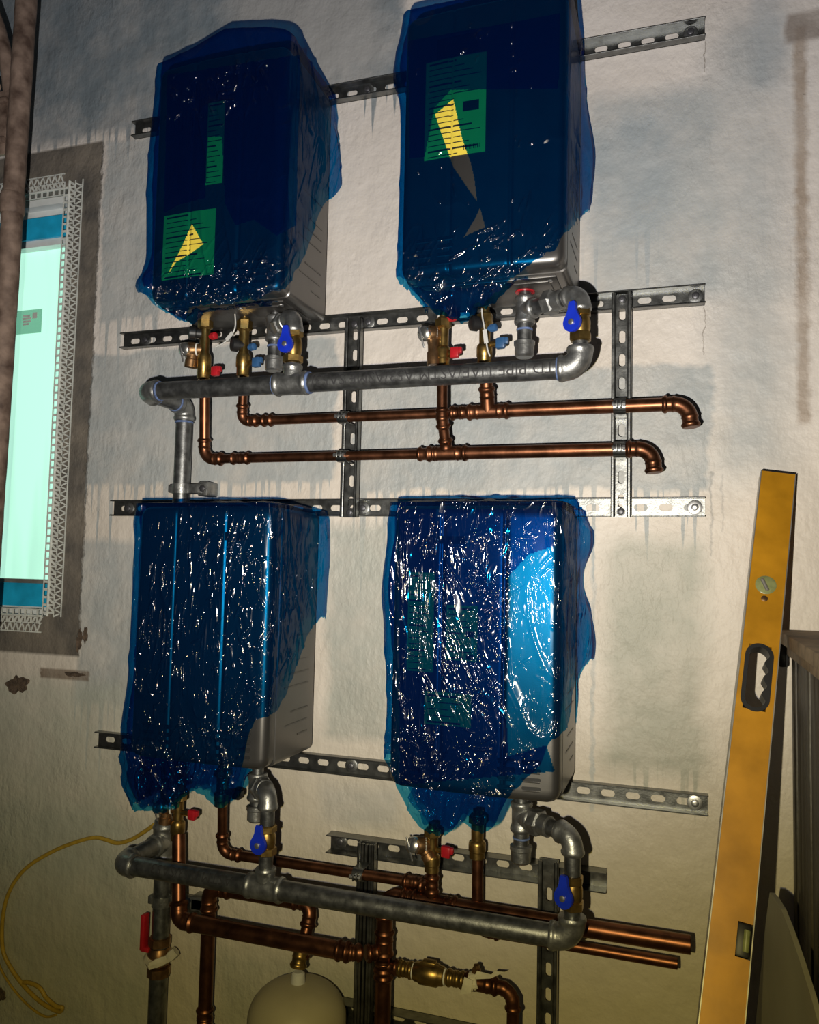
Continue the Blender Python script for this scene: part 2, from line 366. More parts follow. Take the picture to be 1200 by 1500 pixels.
    coat(pr(1041, 690, 1044, 815, fine=True, e=.003), (.25, .25, .24), .6); coat(pr(1058, 695, 1060, 780, fine=True, e=.003), (.25, .25, .24), .5)
    # thin joint lines and hairline runs
    coat(pr(120, 962, 150, 963, fine=True, e=.002), (.08, .06, .05), .8, True)
    coat(pr(1031.4, 60, 1032.6, 105, fine=True, e=.001), (.2, .17, .14), .7, True); coat(pr(1031.4, 450, 1032.6, 520, fine=True, e=.001), (.2, .17, .14), .7, True)
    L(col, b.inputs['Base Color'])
    b.inputs['Roughness'].default_value = .52; b.inputs['Specular IOR Level'].default_value = .42
    # relief: trowel waves, orange peel, heavier stipple in places
    st = nd(nt, 'MapRange'); st.inputs[1].default_value = .45; st.inputs[2].default_value = .62; L(noise(4, 3, 12), st.inputs[0])
    h = ma('ADD', ma('MULTIPLY', noise(9, 4, 1), .9), ma('MULTIPLY', noise(70, 4, 6, (1, 1, .6)), ma('ADD', ma('MULTIPLY', st.outputs[0], .22), .08)))
    h = ma('ADD', h, ma('MULTIPLY', noise(240, 2, 2), .035)); h = ma('ADD', h, ma('MULTIPLY', noise(26, 3, 7, (1, 1, .25)), .18))
    hr = ma('ADD', h, ma('MULTIPLY', rend, ma('ADD', ma('MULTIPLY', noise(45, 6, 11), .25), -.35)))
    bp = nd(nt, 'Bump'); bp.inputs['Strength'].default_value = 1.0; bp.inputs['Distance'].default_value = .014; L(hr, bp.inputs['Height']); L(bp.outputs[0], b.inputs['Normal'])
    return m
WX1 = -1.640; WX0 = WX1-.78; WZ1 = P(100, 276).z; WZ0 = P(72, 903).z       # window opening
def quadbox(mb, x0, x1, z0, z1, y0, y1): mb.box(Vector(((x0+x1)/2, (y0+y1)/2, (z0+z1)/2)), (x1-x0, y1-y0, z1-z0))
mb = MB()
for a in ((-3.2, WX0, 0, 3.7), (WX1, 1.6, 0, 3.7), (WX0, WX1, 0, WZ0), (WX0, WX1, WZ1, 3.7)): quadbox(mb, *a, 0, .22)
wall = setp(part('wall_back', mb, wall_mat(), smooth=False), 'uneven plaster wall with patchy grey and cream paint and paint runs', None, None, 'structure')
mb = MB(); quadbox(mb, -3.2, 1.6, -.1, 0, -4.2, .22); setp(part('floor', mb, MT['concrete'], smooth=False), 'bare concrete floor', None, None, 'structure')
mb = MB(); quadbox(mb, -3.2, 1.6, 3.7, 3.8, -4.2, .22); setp(part('ceiling', mb, MT['concrete'], smooth=False), 'bare concrete ceiling', None, None, 'structure')

# ------------------------------------------------------------------ window
def build_window():
    root = bpy.data.objects.new('window_1', None); C.objects.link(root); root.location = (WX1-.39, .1, WZ0)
    setp(root, 'backlit window with pale green pane and blue tape left on its frame', None, None, 'structure')
    Y = .035
    m = MB(); fw = .045
    zt = P(70, 352, Y).z; zb = P(60, 850, Y).z
    quadbox(m, WX0, WX1, WZ1-.02, WZ1, Y, Y+.09); quadbox(m, WX0, WX1, WZ0, WZ0+.02, Y, Y+.09)
    quadbox(m, WX1-.03, WX1, WZ0+.02, WZ1-.02, Y+.03, Y+.09); quadbox(m, WX0, WX0+.06, WZ0+.02, WZ1-.02, Y, Y+.09)
    part('window_frame', m, MT['pvc'], root)
    m = MB(); quadbox(m, WX0+.06, WX1-.03, P(70, 357, Y).z, P(70, 347, Y).z, Y+.012, Y+.05); part('glazing_bead', m, MT['pvc'], root)
    m = MB(); quadbox(m, WX0+.06, WX1-.03, P(60, 855, Y).z, P(60, 849, Y).z, Y+.012, Y+.05); part('glazing_bead', m, MT['alu'], root)
    m = MB(); quadbox(m, WX0+.06, WX1-.005, P(70, 347, Y).z, P(70, 316, Y).z, Y+.004, Y+.05); setp(part('frame_tape', m, MT['bluefilm'], root), 'blue tape across top of frame')
    m = MB(); quadbox(m, WX0+.02, WX1-.005, P(60, 889, Y).z, P(60, 855, Y).z, Y+.002, Y+.05); setp(part('frame_tape', m, MT['bluefilm'], root), 'blue tape across bottom of frame')
    m = MB(); quadbox(m, WX0+.06, WX1-.02, P(70, 316, Y).z, WZ1-.02, Y+.03, Y+.05); part('frame_head', m, MT['pvc'], root)
    m = MB(); quadbox(m, WX0+.06, WX1-.03, WZ0+.02, P(60, 889, Y).z, Y+.01, Y+.05); part('frame_sill', m, MT['pvc'], root)
    m = MB(); m.add([Vector((x, Y+.025, z)) for (x, z) in ((WX0+.05, zb), (WX1-.02, zb), (WX1-.02, zt), (WX0+.05, zt))], [(0, 1, 2, 3)]); part('glass_pane', m, MT['glass'], root)
    m = MB(); quadbox(m, WX0+.05, WX1-.005, zb, zt, Y+.04, Y+.045); setp(part('backlit_sheet', m, MT['glow'], root), 'pale green glowing sheet behind the glass')
    # sticker on the glass
    m = MB(); a, c = P(22, 456, Y+.02), P(60, 487, Y+.02); m.add([Vector((x, Y+.0205, z)) for (x, z) in ((a.x, c.z), (c.x, c.z), (c.x, a.z), (a.x, a.z))], [(0, 1, 2, 3)])
    st = setp(part('pane_sticker', m, clear_mat('pane_sticker', (.34, .50, .42)), root), 'dull green sticker on the glass')
    for (x0, y0, x1, y1) in ((34, 462, 44, 464), (33, 466, 46, 468), (34, 470, 45, 472), (34, 474, 42, 476), (48, 458, 54, 466)):
        m = MB(); a, c = P(x0, y0, Y+.019), P(x1, y1, Y+.019); quadbox(m, a.x, c.x, c.z, a.z, Y+.0185, Y+.0193); part('sticker_print', m, MT['bead'], st)
build_window()

def corner_bead(A, B, across, label):      # perforated angle bead: nose strip and a zigzag wing lying on the wall
    d = (B-A); Ln = d.length; d = d.normalized(); out = Vector((0, -1, 0))
    root = thing('corner_bead', A, label, 'corner bead', 'perforated beads round the window')
    m = MB(); m.cyl(A+out*.004, B+out*.004, .0035, 8); m.box(A+d*Ln/2+across*.019+out*.002, (Ln, .003, .0015), (d, across, out)); part('nose', m, MT['bead'], root)
    m = MB(); m.box(A+d*Ln/2-across*.018+out*.003, (Ln, .003, .002), (d, across, out)); m.box(A+d*Ln/2+across*.044+out*.002, (Ln, .003, .002), (d, across, out)); part('edge_strip', m, MT['bead'], root)
    p = .021; n = int(Ln/p); m = MB(); m2 = MB()
    for i in range(n):
        for (a0, c0, a1, c1) in ((0, .019, .5, .044), (.5, .044, 1, .019)):
            q0, q1 = A+d*(i+a0)*p+across*c0+out*.002, A+d*(i+a1)*p+across*c1+out*.002
            e = q1-q0; m.box((q0+q1)/2, (e.length, .004, .0018), (e.normalized(), e.normalized().cross(out), out))
        q0 = A+d*(i+.5)*p; m2.box(q0+across*.010+out*.003, (.005, .019, .0018), (d, across, out)); m2.box(q0-across*.009+out*.003, (.006, .017, .0018), (d, across, out))
        m2.box(q0+d*p*.5+across*.010+out*.003, (.005, .019, .0018), (d+across*.7, across-d*.7, out))
    setp(part('wing_lattice', m, MT['bead'], root, smooth=False), 'zigzag mesh wing on the wall', kind='stuff')
    setp(part('nose_lattice', m2, MT['bead'], root, smooth=False), kind='stuff')
corner_bead(Vector((WX1, 0, WZ0)), Vector((WX1, 0, WZ1+.02)), Vector((1, 0, 0)), 'upright white perforated bead along the side of the window opening')
corner_bead(Vector((WX0, 0, WZ1)), Vector((WX1-.02, 0, WZ1)), Vector((0, 0, 1)), 'white perforated bead along the head of the window opening')
corner_bead(Vector((WX0, 0, WZ0)), Vector((WX1-.02, 0, WZ0)), Vector((0, 0, -1)), 'white perforated bead along the foot of the window opening')

# ------------------------------------------------------------------ scaffold frame by the window
def scaffold():
    Y = -.22; p0 = P(39, 0, Y); X = p0.x
    root = thing('scaffold_frame', Vector((X, Y, 0)), 'dusty rusty tubular scaffold post with welded knee brace beside the window', 'scaffold')
    m = MB(); pts = dense([Vector((X-.035, Y, 0)), Vector((X, Y, 3.0)), Vector((X+.008, Y, 3.6))], .03)
    m.sweep(pts, [.0255+.0012*random.random() for _ in pts], 18); part('post', m, MT['rust'], root)
    zj = P(24, 128, Y).z
    m = MB(); pts = dense(smooth_path([Vector((X-.02, Y, zj-.12)), Vector((X-.034, Y, zj-.02)), Vector((X-.06, Y, zj+.09)), Vector((X-.12, Y, zj+.24)), Vector((X-.3, Y, zj+.62))], 8), .03)
    m.sweep(pts, [.0185+.001*random.random() for _ in pts], 14); part('knee_brace', m, MT['rust'], root)
    zc = P(8, 185, Y).z
    m = MB(); m.box(Vector((X-.048, Y-.012, zc)), (.05, .012, .17), bev=.003); m.box(Vector((X-.05, Y-.022, zc+.055)), (.055, .014, .014), bev=.003); m.box(Vector((X-.05, Y-.022, zc-.05)), (.055, .014, .014), bev=.003)
    pl = part('lock_plate', m, MT['rust'], root)
    m = MB(); m.box(Vector((X-.056, Y-.0185, zc)), (.013, .003, .04), (Vector((1, 0, .5)).normalized(), Vector((0, 1, 0)), Vector((-.3, 0, 1)).normalized())); part('lock_slot', m, MT['slotblack'], pl)
    m = MB(); m.lathe(Vector((X-.06, Y-.018, zc+.095)), Vector((0, -1, 0)), [(0, .012), (.008, .012), (.012, .006)], 10); part('lock_pin', m, MT['rust'], pl)
    zl = P(5, 262, Y).z
    m = MB(); m.lathe(Vector((X-.009, Y, zl-.10)), Vector((0, 0, 1)), [(0, .027), (.005, .030), (.05, .030), (.055, .027)], 16); part('collar', m, MT['rust'], root)
scaffold()

# ------------------------------------------------------------------ slotted channel
def channel(A, d, Ln, face, depth, width=.041, slots=True, lips=False, off=.0, pitch=.0508):
    """A: middle of the web at one end, d: along, face: away from the wall."""
    m = MB(); t = .0025; s = d.cross(face).normalized(); n = int((Ln-off)/pitch) if slots else 0
    rx = lambda x0, x1: m.box(A+d*((x0+x1)/2)+face*(t/2), (x1-x0, width, t), (d, s, face))
    cur = off
    if not slots: rx(0, Ln)
    else:
        if off > 1e-4: rx(0, off)
        for i in range(n):
            inn = stadium(.0285, .0145, 8, cur+pitch/2, 0); outp = []
            for (x, y) in inn:
                cx = x-cur-pitch/2; k = min((pitch/2)/max(abs(cx), 1e-6), (width/2)/max(abs(y), 1e-6)); outp.append((cur+pitch/2+cx*k, y*k))
            # put a point on every corner so that neighbouring cells close up
            for (sx, sy) in ((1, 1), (-1, 1), (-1, -1), (1, -1)):
                c = (cur+pitch/2+sx*pitch/2, sy*width/2); j = min(range(len(outp)), key=lambda q: (outp[q][0]-c[0])**2+(outp[q][1]-c[1])**2); outp[j] = c
            m.frame(outp, inn, A, d, s, t if d.cross(s).dot(face) > 0 else -t); cur += pitch
        if Ln-cur > 1e-4: rx(cur, Ln)
    for q in (1, -1):
        m.box(A+d*Ln/2+s*q*(width/2-t/2)+face*(depth/2), (Ln, t, depth), (d, s, face), bev=.0008, seg=1)
        if lips:
            m.box(A+d*Ln/2+s*q*(width/2-.003)+face*(depth-t/2), (Ln, .006, t), (d, s, face), bev=.0008, seg=1)
            m.cyl(A+s*q*(width/2-.0055)+face*(depth-.0035), A+d*Ln+s*q*(width/2-.0055)+face*(depth-.0035), .003, 8)
    return m
def anchor(parent, c, face=Vector((0, -1, 0)), dark=True, big=.0155):
    m = MB(); m.lathe(c, face, [(0, .007), (.002, .0075), (.008, .0075), (.0095, .005), (.0095, .002), (.006, .0018)], 12); sc_ = part('screw', m, MT['darksteel' if dark else 'steel'], parent)
    m = MB(); m.lathe(c, face, [(0, big), (.0022, big), (.003, big*.9), (.003, .006)], 20); part('washer', m, MT['steel' if not dark else 'galvpipe'], sc_)
XR = .0507
rails = []
def rail(pxl, pxr, edge, label, depth, screws, off=.012):
    a, c = P(*pxl), P(*pxr); z = (a.z+c.z)/2+(.0205 if edge == 'low' else -.0205)
    m = channel(Vector((a.x, -.0005, z)), Vector((1, 0, 0)), c.x-a.x, Vector((0, -1, 0)), depth, off=off)
    o = solo('mounting_rail', m, MT['galv'], label, 'rail', Vector((a.x, 0, z)), 'slotted steel rails screwed to the wall', smooth=False)
    for (px, dk) in screws:
        x = P(px, (pxl[1]+pxr[1])/2).x; anchor(o, Vector((x, -.003, z)), dark=dk)
    return z
Z1 = rail((198.5, 204), (1032.7, 60), 'low', 'topmost slotted steel rail, across the tops of the upper heaters', .021, ((540, 1), (1012, 1)))
Z2 = rail((181.7, 513), (1032.5, 447), 'low', 'slotted steel rail just below the upper heaters', .021, ((216, 1), (541, 1), (1019, 1)))
Z3 = rail((167.5, 756), (1033, 758), 'low', 'slotted steel rail along the tops of the lower heaters', .021, ((190, 1), (533, 1), (1018, 0)))
Z4 = rail((146, 1069), (1036.8, 1163), 'top', 'slotted steel rail behind the bottoms of the lower heaters', .021, ((516, 1), (1018, 0)))
Z5 = rail((486, 1218), (890, 1270), 'top', 'short deep steel channel below the lower heaters, screwed across two upright struts', .034, ((500, 1),), off=.03)
Z6 = P(580, 1475).z-.0205
m = channel(Vector((P(486, 1218).x, -.0005, Z6)), Vector((1, 0, 0)), .64, Vector((0, -1, 0)), .034)
solo('mounting_rail', m, MT['galv'], 'lowest steel channel, beside the cream tank at the foot of the pipework', 'rail', Vector((P(486, 1218).x, 0, Z6)), 'slotted steel rails screwed to the wall', smooth=False)
def strut(px, py, ztop, zbot, label, slots=True, ribs=False, Y0=-.0225):
    x = P(px, py, -.04).x
    m = channel(Vector((x, Y0, zbot)), Vector((0, 0, 1)), ztop-zbot, Vector((0, -1, 0)), .021, slots=slots, lips=True, off=.01)
    if ribs:
        for dx in (-.009, 0, .009): m.box(Vector((x+dx, Y0-.013, (ztop+zbot)/2)), (.006, .010, ztop-zbot-.004), bev=.001, seg=1)
    o = solo('upright_strut', m, MT['galv'], label, 'strut', Vector((x, 0, zbot)), 'upright slotted struts that carry the pipe clamps', smooth=False)
    return x, o
ZV1t = P(518, 464, -.05).z; ZV1b = P(510, 757, -.05).z
VX1, o = strut(514, 600, ZV1t, ZV1b, 'upright slotted strut between the rails, left of the copper tees')
for z in (ZV1t-.012, ZV1b+.012): anchor(o, Vector((VX1, -.026, z)), big=.009)
VX2, o = strut(910, 600, P(911, 426, -.05).z, P(907, 757, -.05).z, 'upright slotted strut beside the two open copper elbows')
for z in (P(911, 426, -.05).z-.012, P(907, 757, -.05).z+.012): anchor(o, Vector((VX2, -.026, z)), big=.009)
VX3, o = strut(538, 1300, P(538, 1238, -.06).z, .12, 'upright ribbed strut behind the lower pipework, beside the cream tank', False, True, Y0=-.035)
VX4, o = strut(804, 1300, P(804, 1264, -.06).z, .12, 'upright slotted strut behind the end of the lower gas pipe', Y0=-.035)

# ------------------------------------------------------------------ pipes and fittings
def rings_path(pts, r, feats, step=.0025, grow=.0016):
    """swept fitting with beads: feats = [(distance from an end, half width, extra radius)] mirrored to both ends."""
    pts = dense(pts, step); L = [0]
    for a, c in zip(pts, pts[1:]): L.append(L[-1]+(c-a).length)
    T = L[-1]; rad = []
    for s in L:
        e = grow
        for (p, hw, ex) in feats:
            for q in (p, T-p):
                if abs(s-q) < hw: e = max(e, ex*math.cos((s-q)/hw*PI/2)**.5)
        rad.append(r+e)
    return pts, rad
PRESS = ((.006, .005, .0048), (.022, .0025, .003))
GASF = ((.006, .0075, .0062), (.013, .003, .004))
def pipe(root, A, B, r, m='copper', name='pipe'):
    mb = MB(); mb.cyl(A, B, r, 36, .0008); return part(name, mb, MT[m], root)
def elbow(root, K, d0, d1, r, m='copper', sock=.024, R=None, feats=PRESS, name='elbow', grow=.0016):
    """K: corner; d0: unit vector from the corner back to the first pipe, d1: to the second."""
    R = R or r*1.5; d0 = d0.normalized(); d1 = d1.normalized(); ang = d0.angle(d1); t = R/math.tan(ang/2)
    pts = fillet([K+d0*(t+sock), K, K+d1*(t+sock)], R, 10); pts, rad = rings_path(pts, r, feats, grow=grow)
    mb = MB(); mb.sweep(pts, rad, 20); return part(name, mb, MT[m], root)
def coupling(root, A, d, Ln, r, m='copper', feats=PRESS, name='coupling', grow=.0016):
    pts, rad = rings_path([A-d.normalized()*Ln/2, A+d.normalized()*Ln/2], r, feats, grow=grow); mb = MB(); mb.sweep(pts, rad, 20); return part(name, mb, MT[m], root)
def tee(root, K, d, b, r, rb, m='copper', half=.045, br=.05, feats=PRESS, name='tee', grow=.0016):
    d = d.normalized(); b = b.normalized(); mb = MB()
    pts, rad = rings_path([K-d*half, K+d*half], r, feats, grow=grow); mb.sweep(pts, rad, 20)
    pts = dense([K, K+b*br], .0025); rad = []
    for q in pts:
        s = br-(q-K).length; e = grow
        for (p, hw, ex) in feats:
            if abs(s-p) < hw: e = max(e, ex*math.cos((s-p)/hw*PI/2)**.5)
        rad.append(rb+e)
    mb.sweep(pts, rad, 20); return part(name, mb, MT[m], root)
def clamp(x, z, r, Yc, ybase, label, vertical_pipe=False):
    root = thing('pipe_clamp', Vector((x, ybase, z)), label, 'pipe clamp', 'strut clamps holding copper pipe')
    for q in (1, -1):
        pts = []
        for k in range(11):
            a = PI*(.06+.88*k/10); pts.append(Vector((x, Yc-math.cos(PI/2-a+PI/2)*0, z))+Vector((0, -math.cos(a-PI/2)*(r+.0012)*1.0, 0))+Vector((0, 0, 0)))
        mb = MB(); prof = []
        n = 12
        for k in range(n+1):
            a = math.radians(4+86*k/n)               # from top/bottom centre round to the front
            prof.append((math.cos(a)*(r+.001), math.sin(a)*(r+.001)))
        outer = [(Yc-q2[1], z+q*q2[0]) for q2 in prof]
        path = [(ybase+.004, z+q*(r+.001))]+outer
        vs = []; fs = []
        for (y, zz) in path:
            dv = Vector((0, y-Yc, zz-z)); dl = dv.normalized()*.0022
            for dx in (-.0125, .0125): vs += [Vector((x+dx, y, zz)), Vector((x+dx, y, zz))+dl]
        for i in range(len(path)-1):
            b0, b1 = i*4, i*4+4
            fs += [(b0, b0+2, b1+2, b1), (b0+1, b1+1, b1+3, b0+3), (b0, b1, b1+1, b0+1), (b0+2, b0+3, b1+3, b1+2)]
        fs += [(0, 1, 3, 2), (len(vs)-4, len(vs)-2, len(vs)-1, len(vs)-3)]
        mb.add(vs, fs); part('strap', mb, MT['galv'], root)
    mb = MB(); mb.box(Vector((x-.004, Yc-r-.009, z)), (.003, .016, .014), bev=.001); mb.box(Vector((x+.004, Yc-r-.009, z)), (.003, .016, .014), bev=.001)
    part('ear', mb, MT['galv'], root)
    mb = MB(); mb.lathe(Vector((x-.014, Yc-r-.010, z)), Vector((1, 0, 0)), [(0, .005), (.005, .005), (.0055, .003), (.022, .003), (.022, .0055), (.027, .0055)], 6); part('bolt', mb, MT['steel'], root)
def collar_ring(root, A, d, r, w, m, name, parent=None):
    mb = MB(); mb.lathe(A-d.normalized()*w/2, d, [(0, r-.001), (w*.2, r), (w*.8, r), (w, r-.001)], 20); return part(name, mb, MT[m], root)
UP, DN, RT, LF, IN, OUT = Vector((0, 0, 1)), Vector((0, 0, -1)), Vector((1, 0, 0)), Vector((-1, 0, 0)), Vector((0, 1, 0)), Vector((0, -1, 0))
def at(px, py, Y, z=None):
    q = P(px, py, Y)
    return q if z is None else Vector((q.x, Y, z))

# ---- upper copper lines
YL = -.0795; RS, RB = .0111, .0143
zu = (P(380, 618, YL).z+P(990, 590, YL).z)/2; zl = (P(375, 672, YL).z+P(960, 656, YL).z)/2
YV = -.112                                          # water valves under the heaters
def upper_lines():
    # higher line
    e1 = at(355, 600, YL); K = Vector((e1.x, YL, zu)); top = P(357, 553, YV)
    root = thing('copper_pipe_run', K, 'higher copper line under the upper heaters, ending in the longer open elbow', 'copper pipe', 'copper lines under the upper heaters')
    d = (top-K).normalized()
    elbow(root, K, d, RT, RS); pipe(root, K+d*.035, top, RS)
    cp = P(392, 617, YL).x; coupling(root, Vector((cp, YL, zu)), RT, .03, RS)
    T = Vector((P(715, 604, YL).x, YL, zu)); top2 = P(711, 536, YV)
    xr = P(668, 608, YL).x
    pipe(root, Vector((K.x+.036, YL, zu)), Vector((xr, YL, zu)), RS)
    coupling(root, Vector((xr+.012, YL, zu)), RT, .05, RS+.0015, name='reducer')
    d2 = (top2-T).normalized(); tee(root, T, RT, d2, RB, RB, half=.047, br=.055); pipe(root, T+d2*.04, top2, RB)
    xe = P(1008, 588, YL).x; pipe(root, T+RT*.03, Vector((xe-.03, YL, zu)), RB)
    elbow(root, Vector((xe, YL, zu)), LF, Vector((.12, -.05, -1)), RB, R=.032, sock=.022)
    # lower line
    e1 = at(300, 655, YL); K = Vector((e1.x, YL, zl)); top = P(300, 556, YV)
    root2 = thing('copper_pipe_run', K, 'lower copper line under the upper heaters, ending in the shorter open elbow', 'copper pipe', 'copper lines under the upper heaters')
    d = (top-K).normalized(); elbow(root2, K, d, RT, RS+.0015, R=.026); pipe(root2, K+d*.045, top, RS+.0015)
    xc = P(352, 671, YL).x; coupling(root2, Vector((xc, YL, zl)), RT, .05, RS)
    T = Vector((P(655, 661, YL).x, YL, zl)); xr = P(620, 664, YL).x
    pipe(root2, Vector((K.x+.05, YL, zl)), Vector((xr, YL, zl)), RS); coupling(root2, Vector((xr+.01, YL, zl)), RT, .045, RS+.0015, name='reducer')
    Yh = YL-.036; k2 = P(648, 613, Yh); top2 = P(648, 545, YV-.004)
    d2 = (k2-T).normalized(); tee(root2, T, RT, d2, RB, RS+.001, half=.047, br=.036); pipe(root2, T+d2*.03, k2-d2*.015, RS+.001)
    elbow(root2, k2, -d2, (top2-k2), RS+.001, R=.03, sock=.016); pipe(root2, k2+(top2-k2).normalized()*.02, top2, RS+.001)
    xe = P(955, 655, YL).x; pipe(root2, T+RT*.03, Vector((xe-.03, YL, zl)), RB)
    elbow(root2, Vector((xe, YL, zl)), LF, Vector((.10, -.05, -1)), RB, R=.032, sock=.022)
upper_lines()
for vx, nm in ((VX1, 'left of the copper tees'), (VX2, 'beside the open elbows')):
    r = RS if vx == VX1 else RB
    clamp(vx, zu, r, YL, -.043, 'steel clamp holding the higher copper line to the strut '+nm)
    clamp(vx, zl, r, YL, -.043, 'steel clamp holding the lower copper line to the strut '+nm)

# ---- gas pipe
def lever_handle(parent, c, ux, uy, m):                   # round boss with a tapered tab, facing the viewer
    out = []
    for k in range(28):
        a = 2*PI*k/28; rr = .019
        out.append((math.cos(a)*rr, math.sin(a)*rr))
    poly = [q for q in out if not (q[1] > .011)]
    # order: start right of the tab, go clockwise round the boss
    poly = sorted(poly, key=lambda q: (math.atan2(q[1], q[0])-PI/2) % (2*PI))
    tab = [(.0125, .016), (.009, .024), (.0075, .036), (.0055, .041), (-.0055, .041), (-.0075, .036), (-.009, .024), (-.0125, .016)]
    mb = MB(); mb.prism(tab+poly, c, ux, uy, .007); h = part('handle', mb, MT[m], parent)
    n = ux.cross(uy); mb = MB(); mb.lathe(c+n*.006, n, [(0, .006), (.004, .006), (.005, .004)], 12); part('handle_nut', mb, MT['steel'], h)
def gas_valve(root, A, B, r, color='blue'):
    """ball valve on a vertical pipe from A (top) to B (bottom)"""
    d = (B-A); L = d.length; mb = MB()
    mb.lathe(A, d, [(0, r+.004), (.002, r+.006), (.014, r+.006), (.016, r+.003)], 6); mb.lathe(A+d*.2, d, [(0, r+.001), (L*.18, r+.004), (L*.42, r+.004), (L*.6, r+.001)], 18)
    mb.lathe(B, -d, [(0, r+.004), (.002, r+.007), (.016, r+.007), (.018, r+.003)], 6)
    v = part('valve_body', mb, MT['brass'], root)
    c = (A+B)/2+DN*.002; tc = (CAM-c); tc.z = 0; tc = (tc.normalized()+Vector((-.55, 0, 0))).normalized()
    mb = MB(); mb.cyl(c, c+tc*(r+.016), .008, 12); part('valve_stem', mb, MT['brass'], v)
    ux = UP.cross(tc).normalized(); lever_handle(v, c+tc*(r+.012), ux, UP, color)
def gas_drop(root, T, E, r, Lcap, ztop, union=.45):
    """tee with a capped dirt leg under the heater, union and nipple out to an elbow"""
    d = (E-T); dn = d.normalized(); L = d.length
    if ztop > ZO: setp(collar_ring(root, T+UP*.046, UP, r+.005, .016, 'red', 'gas_tag'), 'red band on the gas inlet')
    tee(root, T, UP, dn, r, r, 'galvfit', half=.030, br=.030, feats=GASF, grow=.003)
    pipe(root, T+UP*.025, Vector((T.x, T.y, ztop)), r*.8, 'galvpipe', 'nipple')
    pipe(root, T+dn*.025, E-dn*.02, r*.98, 'galvpipe', 'nipple')
    mb = MB(); c = T+dn*L*union; mb.lathe(c-dn*.016, dn, [(0, r+.004), (.003, r+.010), (.022, r+.010), (.026, r+.005)], 6); mb.lathe(c+dn*.008, dn, [(0, r+.004), (.02, r+.004), (.022, r+.001)], 20); part('union_nut', mb, MT['galvfit'], root)
    elbow(root, E, -dn, DN, r, 'galvfit', sock=.010, R=.026, feats=GASF, grow=.0035)
    z0 = T.z-.028; pipe(root, Vector((T.x, T.y, z0)), Vector((T.x, T.y, z0-Lcap)), r*.95, 'galvpipe', 'dirt_leg')
    mb = MB(); mb.lathe(Vector((T.x, T.y, z0-Lcap+.018)), DN, [(0, r+.002), (.002, r+.006), (.010, r+.006), (.012, r+.004), (.032, r+.004), (.036, r)], 20); part('end_cap', mb, MT['galvfit'], root)
    mb = MB(); mb.lathe(Vector((T.x, T.y, z0-.012)), DN, [(0, r+.001), (.003, r+.001), (.004, r)], 20); part('thread_sealant', mb, MT['sealant'], root)
def lettering(parent, text, A, d, r, size, view, up, m, gap=.0004):
    """stencilled text bent round a pipe; A: start, d: reading direction, view: outward direction at the middle of the letters"""
    cu = bpy.data.curves.new('t', 'FONT'); cu.body = text; cu.size = size; cu.resolution_u = 2
    ob = bpy.data.objects.new('t', cu); C.objects.link(ob); bpy.context.view_layer.update()
    me = bpy.data.meshes.new_from_object(ob.evaluated_get(bpy.context.evaluated_depsgraph_get())); bpy.data.objects.remove(ob)
    bm = bmesh.new(); bm.from_mesh(me); bmesh.ops.triangulate(bm, faces=bm.faces)
    for k in range(1, 8):                             # cut into bands so that the letters follow the curve
        bmesh.ops.bisect_plane(bm, geom=bm.verts[:]+bm.edges[:]+bm.faces[:], plane_co=(0, size*.75*k/8, 0), plane_no=(0, 1, 0))
    bm.verts.index_update()
    mb = MB(); v = view.normalized(); u = up.normalized()
    mb.add([A+d*q.co.x+v*(math.cos((q.co.y-size*.35)/r)*(r+gap))+u*(math.sin((q.co.y-size*.35)/r)*(r+gap)) for q in bm.verts], [[q.index for q in f.verts] for f in bm.faces]); bm.free()
    o = part('lettering', mb, MT[m], parent, smooth=False)
    return o
RG = .0211; YH = -.21
